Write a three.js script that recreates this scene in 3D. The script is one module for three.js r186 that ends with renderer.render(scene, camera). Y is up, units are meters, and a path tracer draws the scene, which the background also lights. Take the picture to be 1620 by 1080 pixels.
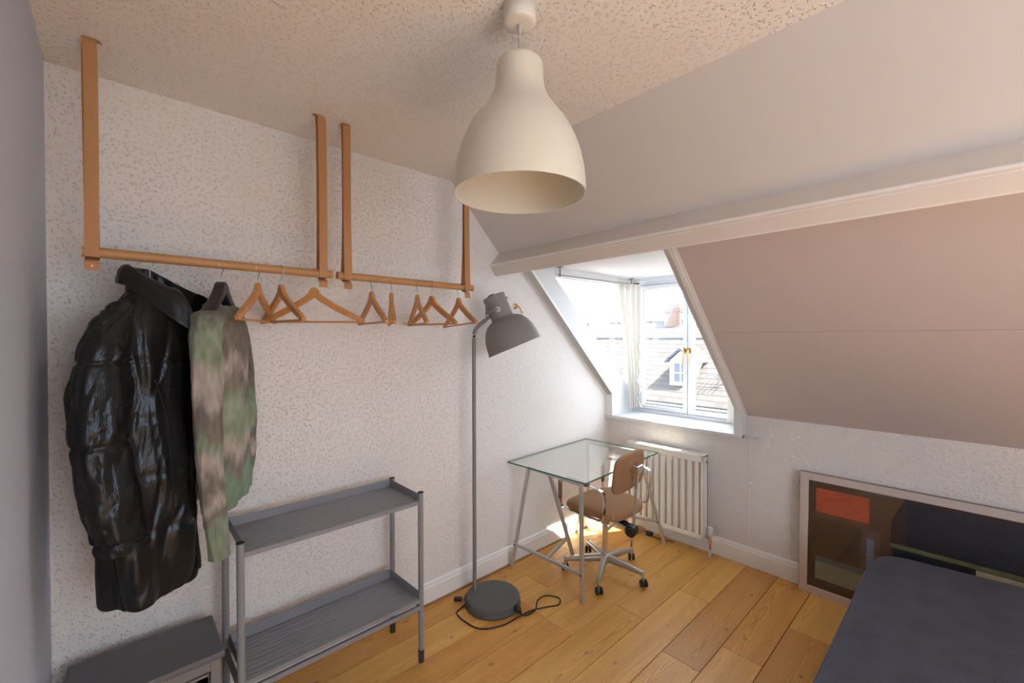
import * as THREE from 'three';
import { mergeGeometries, toCreasedNormals, mergeVertices } from 'three/addons/utils/BufferGeometryUtils.js';
import { RoundedBoxGeometry } from 'three/addons/geometries/RoundedBoxGeometry.js';
import { ImprovedNoise } from 'three/addons/math/ImprovedNoise.js';

// ---------------------------------------------------------------- camera, sky, sun, exposure
const scene = new THREE.Scene();
const camera = new THREE.PerspectiveCamera(2 * Math.atan(540 / 682) * 180 / Math.PI, 1620 / 1080, 0.02, 200);
camera.position.set(2.167, 1.55, 3.156);
camera.rotation.order = 'YXZ';
camera.rotation.set(-0.6 * Math.PI / 180, 47.1 * Math.PI / 180, -0.12 * Math.PI / 180);
scene.background = new THREE.Color().setRGB(0.88, 0.98, 1.13);
scene.backgroundIntensity = 1.9;
const sun = new THREE.DirectionalLight(new THREE.Color().setRGB(1, 0.95, 0.86), 12.5);
sun.position.set(1 + 1.1 * 8, 1 + 1.87 * 8, 1.5 - 0.125 * 8); sun.target.position.set(1, 1, 1.5);
sun.castShadow = true; sun.shadow.mapSize.set(4096, 4096);
Object.assign(sun.shadow.camera, { left: -8, right: 8, top: 8, bottom: -8, near: 0.1, far: 60 });
scene.add(sun, sun.target);
const renderer = new THREE.WebGLRenderer({ antialias: true });
renderer.toneMapping = THREE.LinearToneMapping;
renderer.toneMappingExposure = 3.95;
renderer.outputColorSpace = THREE.SRGBColorSpace;
renderer.shadowMap.enabled = true;

// ---------------------------------------------------------------- helpers
const V3 = (x, y, z) => new THREE.Vector3(x, y, z), PI = Math.PI, D = PI / 180;
let seed = 12345;
const rnd = () => { seed = (seed * 1664525 + 1013904223) >>> 0; return seed / 4294967296; };
const rr = (a, b) => a + (b - a) * rnd();
const noise = new ImprovedNoise();
const N = (x, y, z = 0) => noise.noise(x, y, z);
const clamp = (x, a = 0, b = 1) => Math.min(b, Math.max(a, x)), mix = (a, b, t) => a + (b - a) * t;
const smooth = (a, b, x) => { const t = clamp((x - a) / (b - a)); return t * t * (3 - 2 * t); };
const used = {};
function numbered(n) { const k = used[n] = (used[n] ?? -1) + 1; return k ? n + '_' + String(k).padStart(3, '0') : n; }
function shadows(o) { o.traverse((c) => { if (c.isMesh) { c.castShadow = true; c.receiveShadow = true; } }); return o; }
function tag(o, label, category, group) { o.userData.label = label; o.userData.category = category; if (group) o.userData.group = group; return o; }
function thing(name, label, category, [x, y, z] = [0, 0, 0], turn = 0, group) {
  const o = new THREE.Group(); o.name = numbered(name); o.position.set(x, y, z); o.rotation.y = turn;
  scene.add(o); return tag(o, label, category, group);
}
// give flat uv in metres by the dominant direction of each face
function metric(g0) {
  const g = g0.index ? g0.toNonIndexed() : g0; const p = g.attributes.position, n = p.count, uv = new Float32Array(n * 2);
  const a = V3(), b = V3(), c = V3();
  for (let i = 0; i < n; i += 3) {
    a.fromBufferAttribute(p, i); b.fromBufferAttribute(p, i + 1); c.fromBufferAttribute(p, i + 2);
    const q = b.clone().sub(a).cross(c.clone().sub(a)); const ax = Math.abs(q.x), ay = Math.abs(q.y), az = Math.abs(q.z);
    for (let k = 0; k < 3; k++) {
      const v = [a, b, c][k];
      const s = ax >= ay && ax >= az ? [v.z, v.y] : ay >= az ? [v.x, v.z] : [v.x, v.y];
      uv[(i + k) * 2] = s[0]; uv[(i + k) * 2 + 1] = s[1];
    }
  }
  g.setAttribute('uv', new THREE.BufferAttribute(uv, 2)); return g;
}
function clean(gs) {
  return gs.map((g) => { let q = g.index ? g.toNonIndexed() : g; for (const k of Object.keys(q.attributes)) if (!['position', 'normal', 'uv'].includes(k)) q.deleteAttribute(k);
    if (!q.attributes.normal) q.computeVertexNormals();
    if (!q.attributes.uv) metric(q); return q; });
}
function join(gs) { gs = [gs].flat(); return gs.length === 1 ? gs[0] : mergeGeometries(clean(gs)); }
function obj(name, gs, mat, parent = scene, label) {
  const m = new THREE.Mesh(join(gs), mat); m.name = parent === scene ? numbered(name) : name; parent.add(m);
  if (label) m.userData.label = label; return m;
}
function struct(name, gs, mat, parent = scene) {
  const m = obj(name, gs, mat, parent); if (parent === scene) { m.name = name; m.userData.kind = 'structure'; } return m;
}
function structGroup(name) { const g = new THREE.Group(); g.name = name; g.userData.kind = 'structure'; scene.add(g); return g; }
function bx(x0, x1, y0, y1, z0, z1, r = 0) {
  const w = x1 - x0, h = y1 - y0, d = z1 - z0;
  const g = r > 0 ? new RoundedBoxGeometry(w, h, d, 2, Math.min(r, w / 2.01, h / 2.01, d / 2.01)) : new THREE.BoxGeometry(w, h, d);
  g.translate((x0 + x1) / 2, (y0 + y1) / 2, (z0 + z1) / 2); return metric(g);
}
// prism over a polygon of (z, y) points, from x0 to x1
function prismX(pts, x0, x1) {
  const s = new THREE.Shape(pts.map(([z, y]) => new THREE.Vector2(-z, y)));
  const g = new THREE.ExtrudeGeometry(s, { depth: x1 - x0, bevelEnabled: false });
  g.rotateY(PI / 2); g.translate(x0, 0, 0); return metric(g);   // (-z, y, t) -> (t, y, z)
}
// prism over a polygon of (x, y), from z0 to z1 with bevel
function prismZ(pts, z0, z1, bevel = 0, holes = []) {
  const s = pts instanceof THREE.Shape ? pts : new THREE.Shape(pts.map(([x, y]) => new THREE.Vector2(x, y)));
  for (const h of holes) s.holes.push(new THREE.Path(h.map(([x, y]) => new THREE.Vector2(x, y))));
  const g = new THREE.ExtrudeGeometry(s, { depth: z1 - z0 - 2 * bevel, bevelEnabled: bevel > 0, bevelSize: bevel, bevelThickness: bevel, bevelOffset: -bevel, bevelSegments: 2, curveSegments: 16 });
  g.translate(0, 0, z0 + bevel); return g;
}
function tube(pts, r, seg = 0, rad = 10, closed = false) {
  const c = new THREE.CatmullRomCurve3(pts.map((p) => p.isVector3 ? p : V3(...p)), closed, 'catmullrom', 0.5);
  return new THREE.TubeGeometry(c, seg || pts.length * 8, r, rad, closed);
}
// straight round bar between two points with flat ends
function bar(a, b, r, rb = r, seg = 14) {
  const A = V3(...a), B = V3(...b), d = B.clone().sub(A), L = d.length();
  const g = new THREE.CylinderGeometry(rb, r, L, seg); g.translate(0, L / 2, 0);
  g.applyQuaternion(new THREE.Quaternion().setFromUnitVectors(V3(0, 1, 0), d.normalize())); g.translate(A.x, A.y, A.z); return g;
}
// flat or square bar between two points: w across, t in the direction of up
function flat(a, b, w, t, up = [0, 1, 0], r = 0.0015) {
  const A = V3(...a), B = V3(...b), d = B.clone().sub(A), L = d.length(); d.normalize();
  const s = V3(...up).cross(d).normalize(), u = d.clone().cross(s).normalize();
  const g = new RoundedBoxGeometry(w, t, L, 1, Math.min(r, w / 2.1, t / 2.1));
  g.applyMatrix4(new THREE.Matrix4().makeBasis(s, u, d)); g.translate((A.x + B.x) / 2, (A.y + B.y) / 2, (A.z + B.z) / 2); return g;
}
function lathe(pts, seg = 48) { return new THREE.LatheGeometry(pts.map(([r, y]) => new THREE.Vector2(Math.max(r, 0.00001), y)), seg); }
// grid surface
function grid(nu, nv, f, closeU = false) {
  const pos = [], uv = [], idx = [];
  for (let j = 0; j <= nv; j++) for (let i = 0; i <= nu; i++) { const p = f(i / nu, j / nv); pos.push(p[0], p[1], p[2]); uv.push(p[3] ?? i / nu, p[4] ?? j / nv); }
  for (let j = 0; j < nv; j++) for (let i = 0; i < nu; i++) { const a = j * (nu + 1) + i, b = a + 1, c = a + nu + 1, d = c + 1; idx.push(a, b, d, a, d, c); }
  const g = new THREE.BufferGeometry(); g.setAttribute('position', new THREE.Float32BufferAttribute(pos, 3)); g.setAttribute('uv', new THREE.Float32BufferAttribute(uv, 2)); g.setIndex(idx);
  g.computeVertexNormals();
  if (closeU) { const n = g.attributes.normal; for (let j = 0; j <= nv; j++) { const a = j * (nu + 1), b = a + nu; const v = V3(n.getX(a) + n.getX(b), n.getY(a) + n.getY(b), n.getZ(a) + n.getZ(b)).normalize(); n.setXYZ(a, v.x, v.y, v.z); n.setXYZ(b, v.x, v.y, v.z); } }
  return g;
}

// ---------------------------------------------------------------- textures
function tex(w, h, f, { srgb = false, rep = [1, 1] } = {}) {
  const d = new Uint8Array(w * h * 4);
  for (let y = 0; y < h; y++) for (let x = 0; x < w; x++) { const c = f(x, y), i = (y * w + x) * 4; if (typeof c === 'number') d[i] = d[i + 1] = d[i + 2] = clamp(c) * 255; else { d[i] = clamp(c[0]) * 255; d[i + 1] = clamp(c[1]) * 255; d[i + 2] = clamp(c[2]) * 255; } d[i + 3] = 255; }
  const t = new THREE.DataTexture(d, w, h); t.wrapS = t.wrapT = THREE.RepeatWrapping; t.magFilter = THREE.LinearFilter; t.minFilter = THREE.LinearMipmapLinearFilter; t.generateMipmaps = true;
  if (srgb) t.colorSpace = THREE.SRGBColorSpace; t.repeat.set(...rep); t.needsUpdate = true; return t;
}
function tileNoise(x, y, p, z = 0) { // periodic noise, p periods over unit square
  const a = x * 2 * PI, b = y * 2 * PI, r = p / (2 * PI); return 0.5 + 0.5 * (N(Math.cos(a) * r + 11.3 + z, Math.sin(a) * r + 3.7, Math.cos(b) * r + 5.1) + N(Math.sin(b) * r + 21.9 + z, Math.cos(a) * r * 0.7 + 1.3, Math.sin(a) * r * 0.7));
}
// woodchip paper: little raised worms scattered over the sheet
function chips(size, metres, cells, len, wid) {
  const h = new Float32Array(size * size), k = size / metres;
  for (let n = 0; n < cells * cells; n++) {
    const cx = ((n % cells) + rr(-0.1, 1.1)) / cells * size, cy = (Math.floor(n / cells) + rr(-0.1, 1.1)) / cells * size, a = rnd() * PI, L = rr(0, 1) * (len - wid) * k / 2, W = rr(0.75, 1) * wid * k / 2, top = rr(0.5, 1), bend = rr(-0.5, 0.5) / Math.max(L, 2);
    if (rnd() < 0.12) continue;
    const ca = Math.cos(a), sa = Math.sin(a), R = Math.ceil(L + W + 1);
    for (let y = -R; y <= R; y++) for (let x = -R; x <= R; x++) {
      let u = x * ca + y * sa, v = -x * sa + y * ca; v -= bend * u * u; const du = Math.max(0, Math.abs(u) - L), d2 = (du * du + v * v) / (W * W);
      if (d2 < 1) { const q = top * Math.pow(1 - d2, 1.3), i = ((Math.floor(cy + y) + size) % size) * size + (Math.floor(cx + x) + size) % size; if (q > h[i]) h[i] = q; }
    }
  }
  return tex(size, size, (x, y) => 0.1 + 0.85 * h[y * size + x], { rep: [1 / metres, 1 / metres] });
}
const chipWall = chips(1024, 0.8, 54, 0.013, 0.0075), chipCeil = chips(1024, 0.8, 50, 0.014, 0.0085);
const plaster = tex(512, 512, (x, y) => 0.5 + 0.3 * (tileNoise(x / 512, y / 512, 6) - 0.5) + 0.2 * (tileNoise(x / 512, y / 512, 25, 7) - 0.5), { rep: [1 / 0.8, 1 / 0.8] });
function oak(sd, w = 384, h = 2048) {  // a board 0.19 m by 2 m
  const s = sd * 17.3, x0 = 0.095 + 0.06 * Math.sin(sd * 5.1), z0 = 0.02 + 0.015 * Math.sin(sd * 3.3);
  return tex(w, h, (i, j) => {
    const x = i / w * 0.19, y = j / h * 2, wx = 0.012 * N(x * 9 + s, y * 2.2, 1) + 0.004 * N(x * 30, y * 6 + s, 4);
    const zz = z0 + 0.03 * N(y * 0.9 + s, 2.2, sd) + 0.014 * N(y * 2.7, s, 9);
    const r = Math.sqrt((x - x0 + wx) ** 2 * 1.2 + zz * zz) * 150 + 0.8 * N(x * 60, y * 5, s);
    const f = r - Math.floor(r), ring = Math.pow(f, 2.2) * (0.55 + 0.45 * N(r * 0.3, s, 1.5));
    const pore = Math.max(0, N(x * 900, y * 22, s) - 0.12) * 1.3 * (0.5 + ring), fleck = Math.max(0, N(x * 120 + s, y * 60, 3) - 0.35);
    const wear = smooth(0.15, 0.6, N(x * 5 + s, y * 1.7, 7.7)) * 0.5;
    let kn = 0; for (let q = 0; q < 3; q++) { const dx = x - (0.03 + 0.13 * Math.abs(Math.sin(sd * 7 + q * 2.3))), dy = (y - (0.3 + 0.62 * q + 0.2 * Math.sin(sd * 3 + q))) * 0.7, dd = Math.sqrt(dx * dx + dy * dy) * (1 + 0.3 * N(x * 90, y * 90, s)); kn += Math.exp(-((dd / 0.008) ** 2)); }
    const t = clamp(0.84 - 0.5 * kn - 0.48 * ring - 0.42 * pore + 0.16 * fleck + 0.12 * N(x * 14 + s, y * 0.8, 2) + 0.09 * wear);
    return [mix(0.53, 0.97, t), mix(0.345, 0.778, t) + 0.015 * wear, mix(0.115, 0.455, t) + 0.045 * wear];
  }, { srgb: true, rep: [1 / 0.19, 1 / 2] });
}
const oaks = [1, 2, 3, 4].map((k) => oak(k));
const beechTex = tex(128, 512, (i, j) => { const x = i / 128, y = j / 512, t = 0.75 - 0.25 * Math.abs(N(x * 9 + 0.5 * N(x * 3, y * 3), y * 2.2, 2)) - 0.22 * Math.max(0, N(x * 60, y * 8, 5)); return [mix(0.45, 0.84, t), mix(0.27, 0.62, t), mix(0.13, 0.4, t)]; }, { srgb: true, rep: [10, 3] });
const weave = tex(256, 256, (x, y) => 0.5 + 0.2 * Math.sin(x * PI / 4) * Math.sin(y * PI / 4) + 0.35 * (rnd() - 0.5), { rep: [14, 14] });
const tweed = tex(256, 256, (x, y) => { const n = 0.82 + 0.3 * (rnd() - 0.5) + 0.12 * Math.sin((x + y) * PI / 4); return [n, n, n]; }, { srgb: true, rep: [5, 5] });
const navyTex = tex(512, 512, (x, y) => { const l = rnd() > 0.9965 ? 0.9 : 0, n = 0.3 + 0.09 * (rnd() - 0.5) + 0.05 * (tileNoise(x / 512, y / 512, 8) - 0.5) + 0.03 * Math.sin((x - y) * PI / 3); return [n * 0.96 + l * 0.25, n * 0.985 + l * 0.25, n * 1.13 + l * 0.23]; }, { srgb: true, rep: [1.6, 1.6] });
const leatherBump = tex(1024, 1024, (x, y) => { const u = x / 1024, v = y / 1024; return 0.5 + 0.5 * (tileNoise(u, v, 7, 2) - 0.5) + 0.4 * Math.abs(tileNoise(u, v, 16, 5) - 0.5) + 0.12 * (tileNoise(u, v, 90, 1) - 0.5); });

// ---------------------------------------------------------------- materials
const S = (o) => new THREE.MeshStandardMaterial({ side: THREE.DoubleSide, ...o }), P = (o) => new THREE.MeshPhysicalMaterial({ side: THREE.DoubleSide, ...o });
const lin = (r, g, b) => new THREE.Color().setRGB(r, g, b);
const M = {
  wall: S({ color: lin(0.72, 0.68, 0.645), roughness: 0.75, bumpMap: chipWall, bumpScale: 0.0037 }),
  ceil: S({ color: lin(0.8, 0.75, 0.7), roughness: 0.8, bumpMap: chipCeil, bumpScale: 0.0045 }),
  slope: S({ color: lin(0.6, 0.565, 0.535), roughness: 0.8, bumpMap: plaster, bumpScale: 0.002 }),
  pink: S({ color: lin(0.58, 0.49, 0.455), roughness: 0.7, bumpMap: plaster, bumpScale: 0.0008 }),
  grey: S({ color: lin(0.5, 0.53, 0.61), roughness: 0.7, bumpMap: plaster, bumpScale: 0.001 }),
  trim: S({ color: lin(0.77, 0.745, 0.72), roughness: 0.45 }),
  white: S({ color: lin(0.62, 0.62, 0.62), roughness: 0.45 }),
  upvc: S({ color: lin(0.6, 0.61, 0.63), roughness: 0.35 }),
  glass: P({ color: lin(0.97, 0.98, 0.98), transmission: 1, roughness: 0, thickness: 0, ior: 1.5 }),
  tableGlass: P({ color: lin(0.965, 0.99, 0.98), transmission: 1, roughness: 0.0, thickness: 0, ior: 1.5 }),
  glassEdge: P({ color: lin(0.1, 0.3, 0.26), transmission: 0.5, roughness: 0.15, thickness: 0 }),
  beech: S({ color: lin(0.95, 1.02, 1.1), map: beechTex, roughness: 0.5 }),
  hanger: S({ color: lin(1.15, 1.13, 1.02), map: beechTex, roughness: 0.4 }),
  strap: S({ color: lin(0.42, 0.2, 0.075), roughness: 0.6, bumpMap: plaster, bumpScale: 0.0006 }),
  steel: S({ color: lin(0.6, 0.6, 0.6), roughness: 0.25, metalness: 1 }),
  chrome: S({ color: lin(0.8, 0.8, 0.8), roughness: 0.1, metalness: 1 }),
  silver: S({ color: lin(0.56, 0.55, 0.54), roughness: 0.4, metalness: 0.6 }),
  alu: S({ color: lin(0.5, 0.49, 0.48), roughness: 0.32, metalness: 0.8 }),
  brass: S({ color: lin(0.65, 0.42, 0.14), roughness: 0.25, metalness: 1 }),
  copper: S({ color: lin(0.6, 0.27, 0.14), roughness: 0.35, metalness: 1 }),
  rackGrey: S({ color: lin(0.23, 0.23, 0.245), roughness: 0.45 }),
  cabGrey: S({ color: lin(0.125, 0.125, 0.13), roughness: 0.5 }),
  cabFront: S({ color: lin(0.2, 0.185, 0.175), roughness: 0.5 }),
  lampGrey: S({ color: lin(0.22, 0.205, 0.195), roughness: 0.5 }),
  lampBase: S({ color: lin(0.095, 0.095, 0.097), roughness: 0.55 }),
  lampIn: S({ color: lin(0.75, 0.73, 0.7), roughness: 0.5 }),
  black: S({ color: lin(0.012, 0.012, 0.012), roughness: 0.4 }),
  blackHanger: S({ color: lin(0.018, 0.017, 0.02), roughness: 0.3 }),
  rubber: S({ color: lin(0.03, 0.03, 0.03), roughness: 0.7 }),
  shade: P({ color: lin(0.84, 0.79, 0.68), roughness: 0.35, transmission: 0.3, thickness: 0 }),
  cream: S({ color: lin(0.72, 0.68, 0.6), roughness: 0.5 }),
  fabric: S({ color: lin(0.5, 0.27, 0.13), map: tweed, roughness: 1, bumpMap: weave, bumpScale: 0.0006 }),
  navy: S({ color: lin(0.85, 0.85, 0.85), map: navyTex, roughness: 1, bumpMap: weave, bumpScale: 0.0006 }),
  radiator: S({ color: lin(0.78, 0.745, 0.68), roughness: 0.35 }),
  grille: S({ color: lin(0.3, 0.29, 0.27), roughness: 0.6 }),
  leather: P({ color: lin(0.011, 0.01, 0.01), roughness: 0.33, specularIntensity: 0.75, specularColor: lin(0.82, 0.93, 1.05), bumpMap: leatherBump, bumpScale: 0.0035 }),
  cotton: P({ color: lin(0.72, 0.69, 0.63), roughness: 1, transmission: 0.12, thickness: 0 }),
  frame: S({ color: lin(0.6, 0.53, 0.48), roughness: 0.4, metalness: 0.25 }),
  frameSide: S({ color: lin(0.2, 0.195, 0.2), roughness: 0.4, metalness: 0.6 }),
};

// ================================================================ the setting
const RW = 3.9, RD = 3.317, CH = 2.493, sl = (z) => 1.015 + 0.965 * z;   // room width, depth, height; lower roof slope
// floor of oak boards
const floor = struct('floor', bx(-0.15, RW + 0.15, -0.14, -0.02, -0.15, RD + 0.13), S({ color: lin(0.05, 0.03, 0.015), roughness: 1 }));
{
  const tints = [[0.95, 0.88, 0.74], [0.78, 0.67, 0.57], [1.0, 0.95, 0.86], [0.9, 0.76, 0.58]];
  const mats = [];
  for (let v = 0; v < 4; v++) for (let t = 0; t < 4; t++) mats.push(S({ color: lin(...tints[t]), map: oaks[v], roughness: 0.42, bumpMap: oaks[v], bumpScale: 0.0006 }));
  const W = 0.187;
  for (let r = 0; r < 21; r++) {
    const x0 = r * W, x1 = Math.min(RW, x0 + W); let z = -0.0, first = true;
    while (z < RD - 0.01) {
      let L = first ? rr(0.5, 1.6) : rr(1.1, 2.2); first = false; let z1 = Math.min(RD, z + L); if (RD - z1 < 0.3) z1 = RD;
      const gap = r >= 5 && r <= 9 ? 0.0017 : 0.0009, g = bx(x0 + gap, x1 - gap, -0.02, rr(-0.0006, 0.0004), z + 0.0008, z1 - 0.0008, 0.0012);
      const uv = g.attributes.uv, p = g.attributes.position, o = rnd() * 3, flip = rnd() > 0.5 ? -1 : 1;
      for (let i = 0; i < uv.count; i++) uv.setXY(i, flip * (p.getX(i) - x0), p.getZ(i) - z + o);
      obj('plank', g, mats[Math.floor(rnd() * 16)], floor); z = z1;
    }
  }
}
// long wall with the clothes rails: its end follows the roof slope
const wallLeft = struct('wall_left', prismX([[-0.02, -0.14], [RD + 0.13, -0.14], [RD + 0.13, CH + 0.1], [1.62, CH + 0.1], [1.261, 2.205], [1.13, 2.12], [0.05, sl(0.05)], [0.05, 0.86], [-0.02, 0.86]], -0.16, 0), M.wall);
// knee wall under the slope and under the dormer window
const wallWindow = struct('wall_window', [bx(-0.16, 1.1, -0.14, 0.86, -0.36, 0), bx(1.1, RW + 0.15, -0.14, sl(0) + 0.02, -0.36, 0)], M.wall);
struct('wall_back', bx(-0.16, RW + 0.15, -0.14, CH + 0.1, RD, RD + 0.13), M.grey);
{ // right-hand wall, outside the frame, with the room's second window
  const z0 = 1.5, z1 = 3.25, y0 = 0.68, y1 = 2.3;
  struct('wall_right', [bx(RW, RW + 0.15, -0.14, y0, -0.36, RD + 0.13), bx(RW, RW + 0.15, y1, CH + 0.1, z0, RD + 0.13), bx(RW, RW + 0.15, y0, y1, z1, RD + 0.13), prismX([[-0.36, y0], [z0, y0], [z0, CH], [1.2, CH], [-0.36, 1.1]], RW, RW + 0.15)], M.ceil);
  const w = structGroup('window_4');
  obj('frame', [bx(RW + 0.03, RW + 0.09, y0, y0 + 0.05, z0, z1), bx(RW + 0.03, RW + 0.09, y1 - 0.05, y1, z0, z1), bx(RW + 0.03, RW + 0.09, y0, y1, z0, z0 + 0.05), bx(RW + 0.03, RW + 0.09, y0, y1, z1 - 0.05, z1), bx(RW + 0.03, RW + 0.09, y0, y1, 2.35, 2.41)], M.upvc, w);
  for (const [a, b] of [[z0 + 0.05, 2.35], [2.41, z1 - 0.05]]) obj('pane', bx(RW + 0.055, RW + 0.06, y0 + 0.05, y1 - 0.05, a, b), M.glass, w);
}
// ceiling: flat part, slope down to the beam, lid over the dormer
const ceilMesh = struct('ceiling', bx(-0.16, RW + 0.15, CH, CH + 0.12, 1.55, RD + 0.13), M.ceil);
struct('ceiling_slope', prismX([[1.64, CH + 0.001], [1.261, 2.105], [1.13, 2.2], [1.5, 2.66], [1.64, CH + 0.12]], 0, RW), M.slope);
struct('ceiling_dormer', bx(0, 1.14, 2.06, 2.18, -0.5, 1.16), M.white);
{ // lower slope: two boards with a seam
  const g = structGroup('ceiling_lower_slope'), th = 0.14;
  const board = (za, zb) => prismX([[za, sl(za)], [zb, sl(zb)], [zb - 0.1, sl(zb) + th], [za - 0.1, sl(za) + th]], 1.1, RW);
  obj('panel', board(-0.005, 0.5785), M.pink, g); obj('panel', board(0.5805, 1.14), M.pink, g);
  obj('roof_deck', prismX([[-0.9, sl(-1) + 0.16], [1.1, sl(1.0) + 0.18], [1.0, sl(1.0) + 0.3], [-1.0, sl(-1) + 0.28]], 1.1, RW + 0.3), M.frameSide, g);
  // mouldings up the dormer edge
  for (const [x0, x1, t] of [[1.078, 1.104, 0.012], [1.104, 1.118, 0.006]]) obj('edge_moulding', prismX([[0.0, sl(0)], [1.16, sl(1.16)], [1.16 + 0.7 * t, sl(1.16) - 0.7 * t], [0.7 * t, sl(0) - 0.7 * t]], x0, x1), M.trim, g);
}
{ // the beam across the room where the two slopes meet
  const b = struct('ceiling_beam', prismX([[1.29, 1.951], [1.338, 2.017], [1.261, 2.108], [1.15, 2.2], [1.0, 2.2], [1.0, 2.035]], 0, RW), S({ color: lin(0.68, 0.62, 0.565), roughness: 0.5 }));
  obj('bead', [bar([0, 2.018, 1.335], [RW, 2.018, 1.335], 0.007), bar([0, 1.954, 1.289], [RW, 1.954, 1.289], 0.004), bar([0, 2.004, 1.3295], [RW, 2.004, 1.3295], 0.003)], M.trim, b);
}
// skirting boards
const skirt = (len) => [[0, 0], [0.018, 0], [0.018, 0.095], [0.014, 0.105], [0.012, 0.118], [0.005, 0.125], [0, 0.125]];
{
  const s = struct('baseboard_left', prismZ(skirt(), 0.0, RD, 0), M.trim);
  const g = prismZ(skirt(), 0, RW, 0); g.rotateY(-PI / 2); g.scale(1, 1, 1); g.translate(RW, 0, 0);
  struct('baseboard_window', metric(g), M.trim);
  struct('baseboard_back', bx(0.02, RW, 0, 0.12, RD - 0.018, RD), M.trim);
  obj('floor_bead', bx(0.018, 0.026, 0, 0.012, 0, RD, 0.003), S({ color: lin(0.3, 0.17, 0.08), roughness: 0.6 }), s);
}
{ // cables and bubbled paint on the knee wall
  const g = [];
  for (let i = 0; i < 34; i++) { const a = new THREE.SphereGeometry(1, 8, 6), big = i < 8; const r = big ? rr(0.006, 0.012) : rr(0.003, 0.006); a.scale(r, r * rr(0.8, 1.6), r * 0.55); a.translate(1.32 + rr(-0.13, 0.13), (big ? 0.84 : 0.86) + rr(-0.09, 0.1), 0.0); g.push(a); }
  for (let i = 0; i < 14; i++) { const a = new THREE.SphereGeometry(1, 8, 6), r = rr(0.003, 0.007); a.scale(r, r, r * 0.5); a.translate(1.17 + rr(-0.05, 0.08), 0.9 + rr(-0.05, 0.06), 0); g.push(a); }
  g.push(tube([[1.13, 0.86, 0.001], [1.132, 0.6, 0.002], [1.128, 0.3, 0.002], [1.13, 0.13, 0.001]], 0.004, 24, 6), tube([[1.33, 1.0, 0.001], [1.4, 0.86, 0.002], [1.47, 0.74, 0.001]], 0.003, 20, 6));
  const c = new THREE.SphereGeometry(0.012, 10, 8); c.translate(1.136, 0.555, 0); g.push(c);
  const m = obj('blistered_paint', g, M.trim, wallWindow); m.userData.kind = 'stuff';
}
// dormer sides, each with a glazed triangle
{
  const tri = [[-0.24, 1.075], [0.79, 2.0], [-0.24, 2.0]];
  const side = (x0, x1) => {
    const s = new THREE.Shape([[-0.36, 0.86], [0.05, 0.86], [0.05, sl(0.05)], [1.14, sl(1.14)], [1.0, 2.2], [-0.36, 2.2]].map(([z, y]) => new THREE.Vector2(-z, y)));
    s.holes.push(new THREE.Path(tri.map(([z, y]) => new THREE.Vector2(-z, y))));
    const g = new THREE.ExtrudeGeometry(s, { depth: x1 - x0, bevelEnabled: false }); g.rotateY(PI / 2); g.translate(x0, 0, 0); return metric(g);
  };
  const rim = (x0, x1) => { const e = []; for (let i = 0; i < 3; i++) { const a = tri[i], b = tri[(i + 1) % 3]; e.push(flat([(x0 + x1) / 2, a[1], a[0]], [(x0 + x1) / 2, b[1], b[0]], 0.016, x1 - x0, [1, 0, 0])); } return e; };
  struct('wall_dormer_left', side(0.015, 0.07), M.white);
  struct('wall_dormer_right', side(1.045, 1.1), M.white);
  struct('rafter_trim', [prismX([[0.05, sl(0.05)], [1.2, sl(1.2)], [1.2, sl(1.2) + 0.03], [0.05, sl(0.05) + 0.03]], -0.02, 0.073), bx(-0.02, 0.073, 0.885, sl(0.05), 0.03, 0.052)], M.trim);
  for (const [n, x] of [['window_2', 0.03], ['window_3', 1.085]]) {
    const w = structGroup(n); obj('frame', rim(x - 0.012, x + 0.012), M.upvc, w);
    obj('pane', prismX(tri, x - 0.002, x + 0.002), M.glass, w);
  }
}
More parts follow.
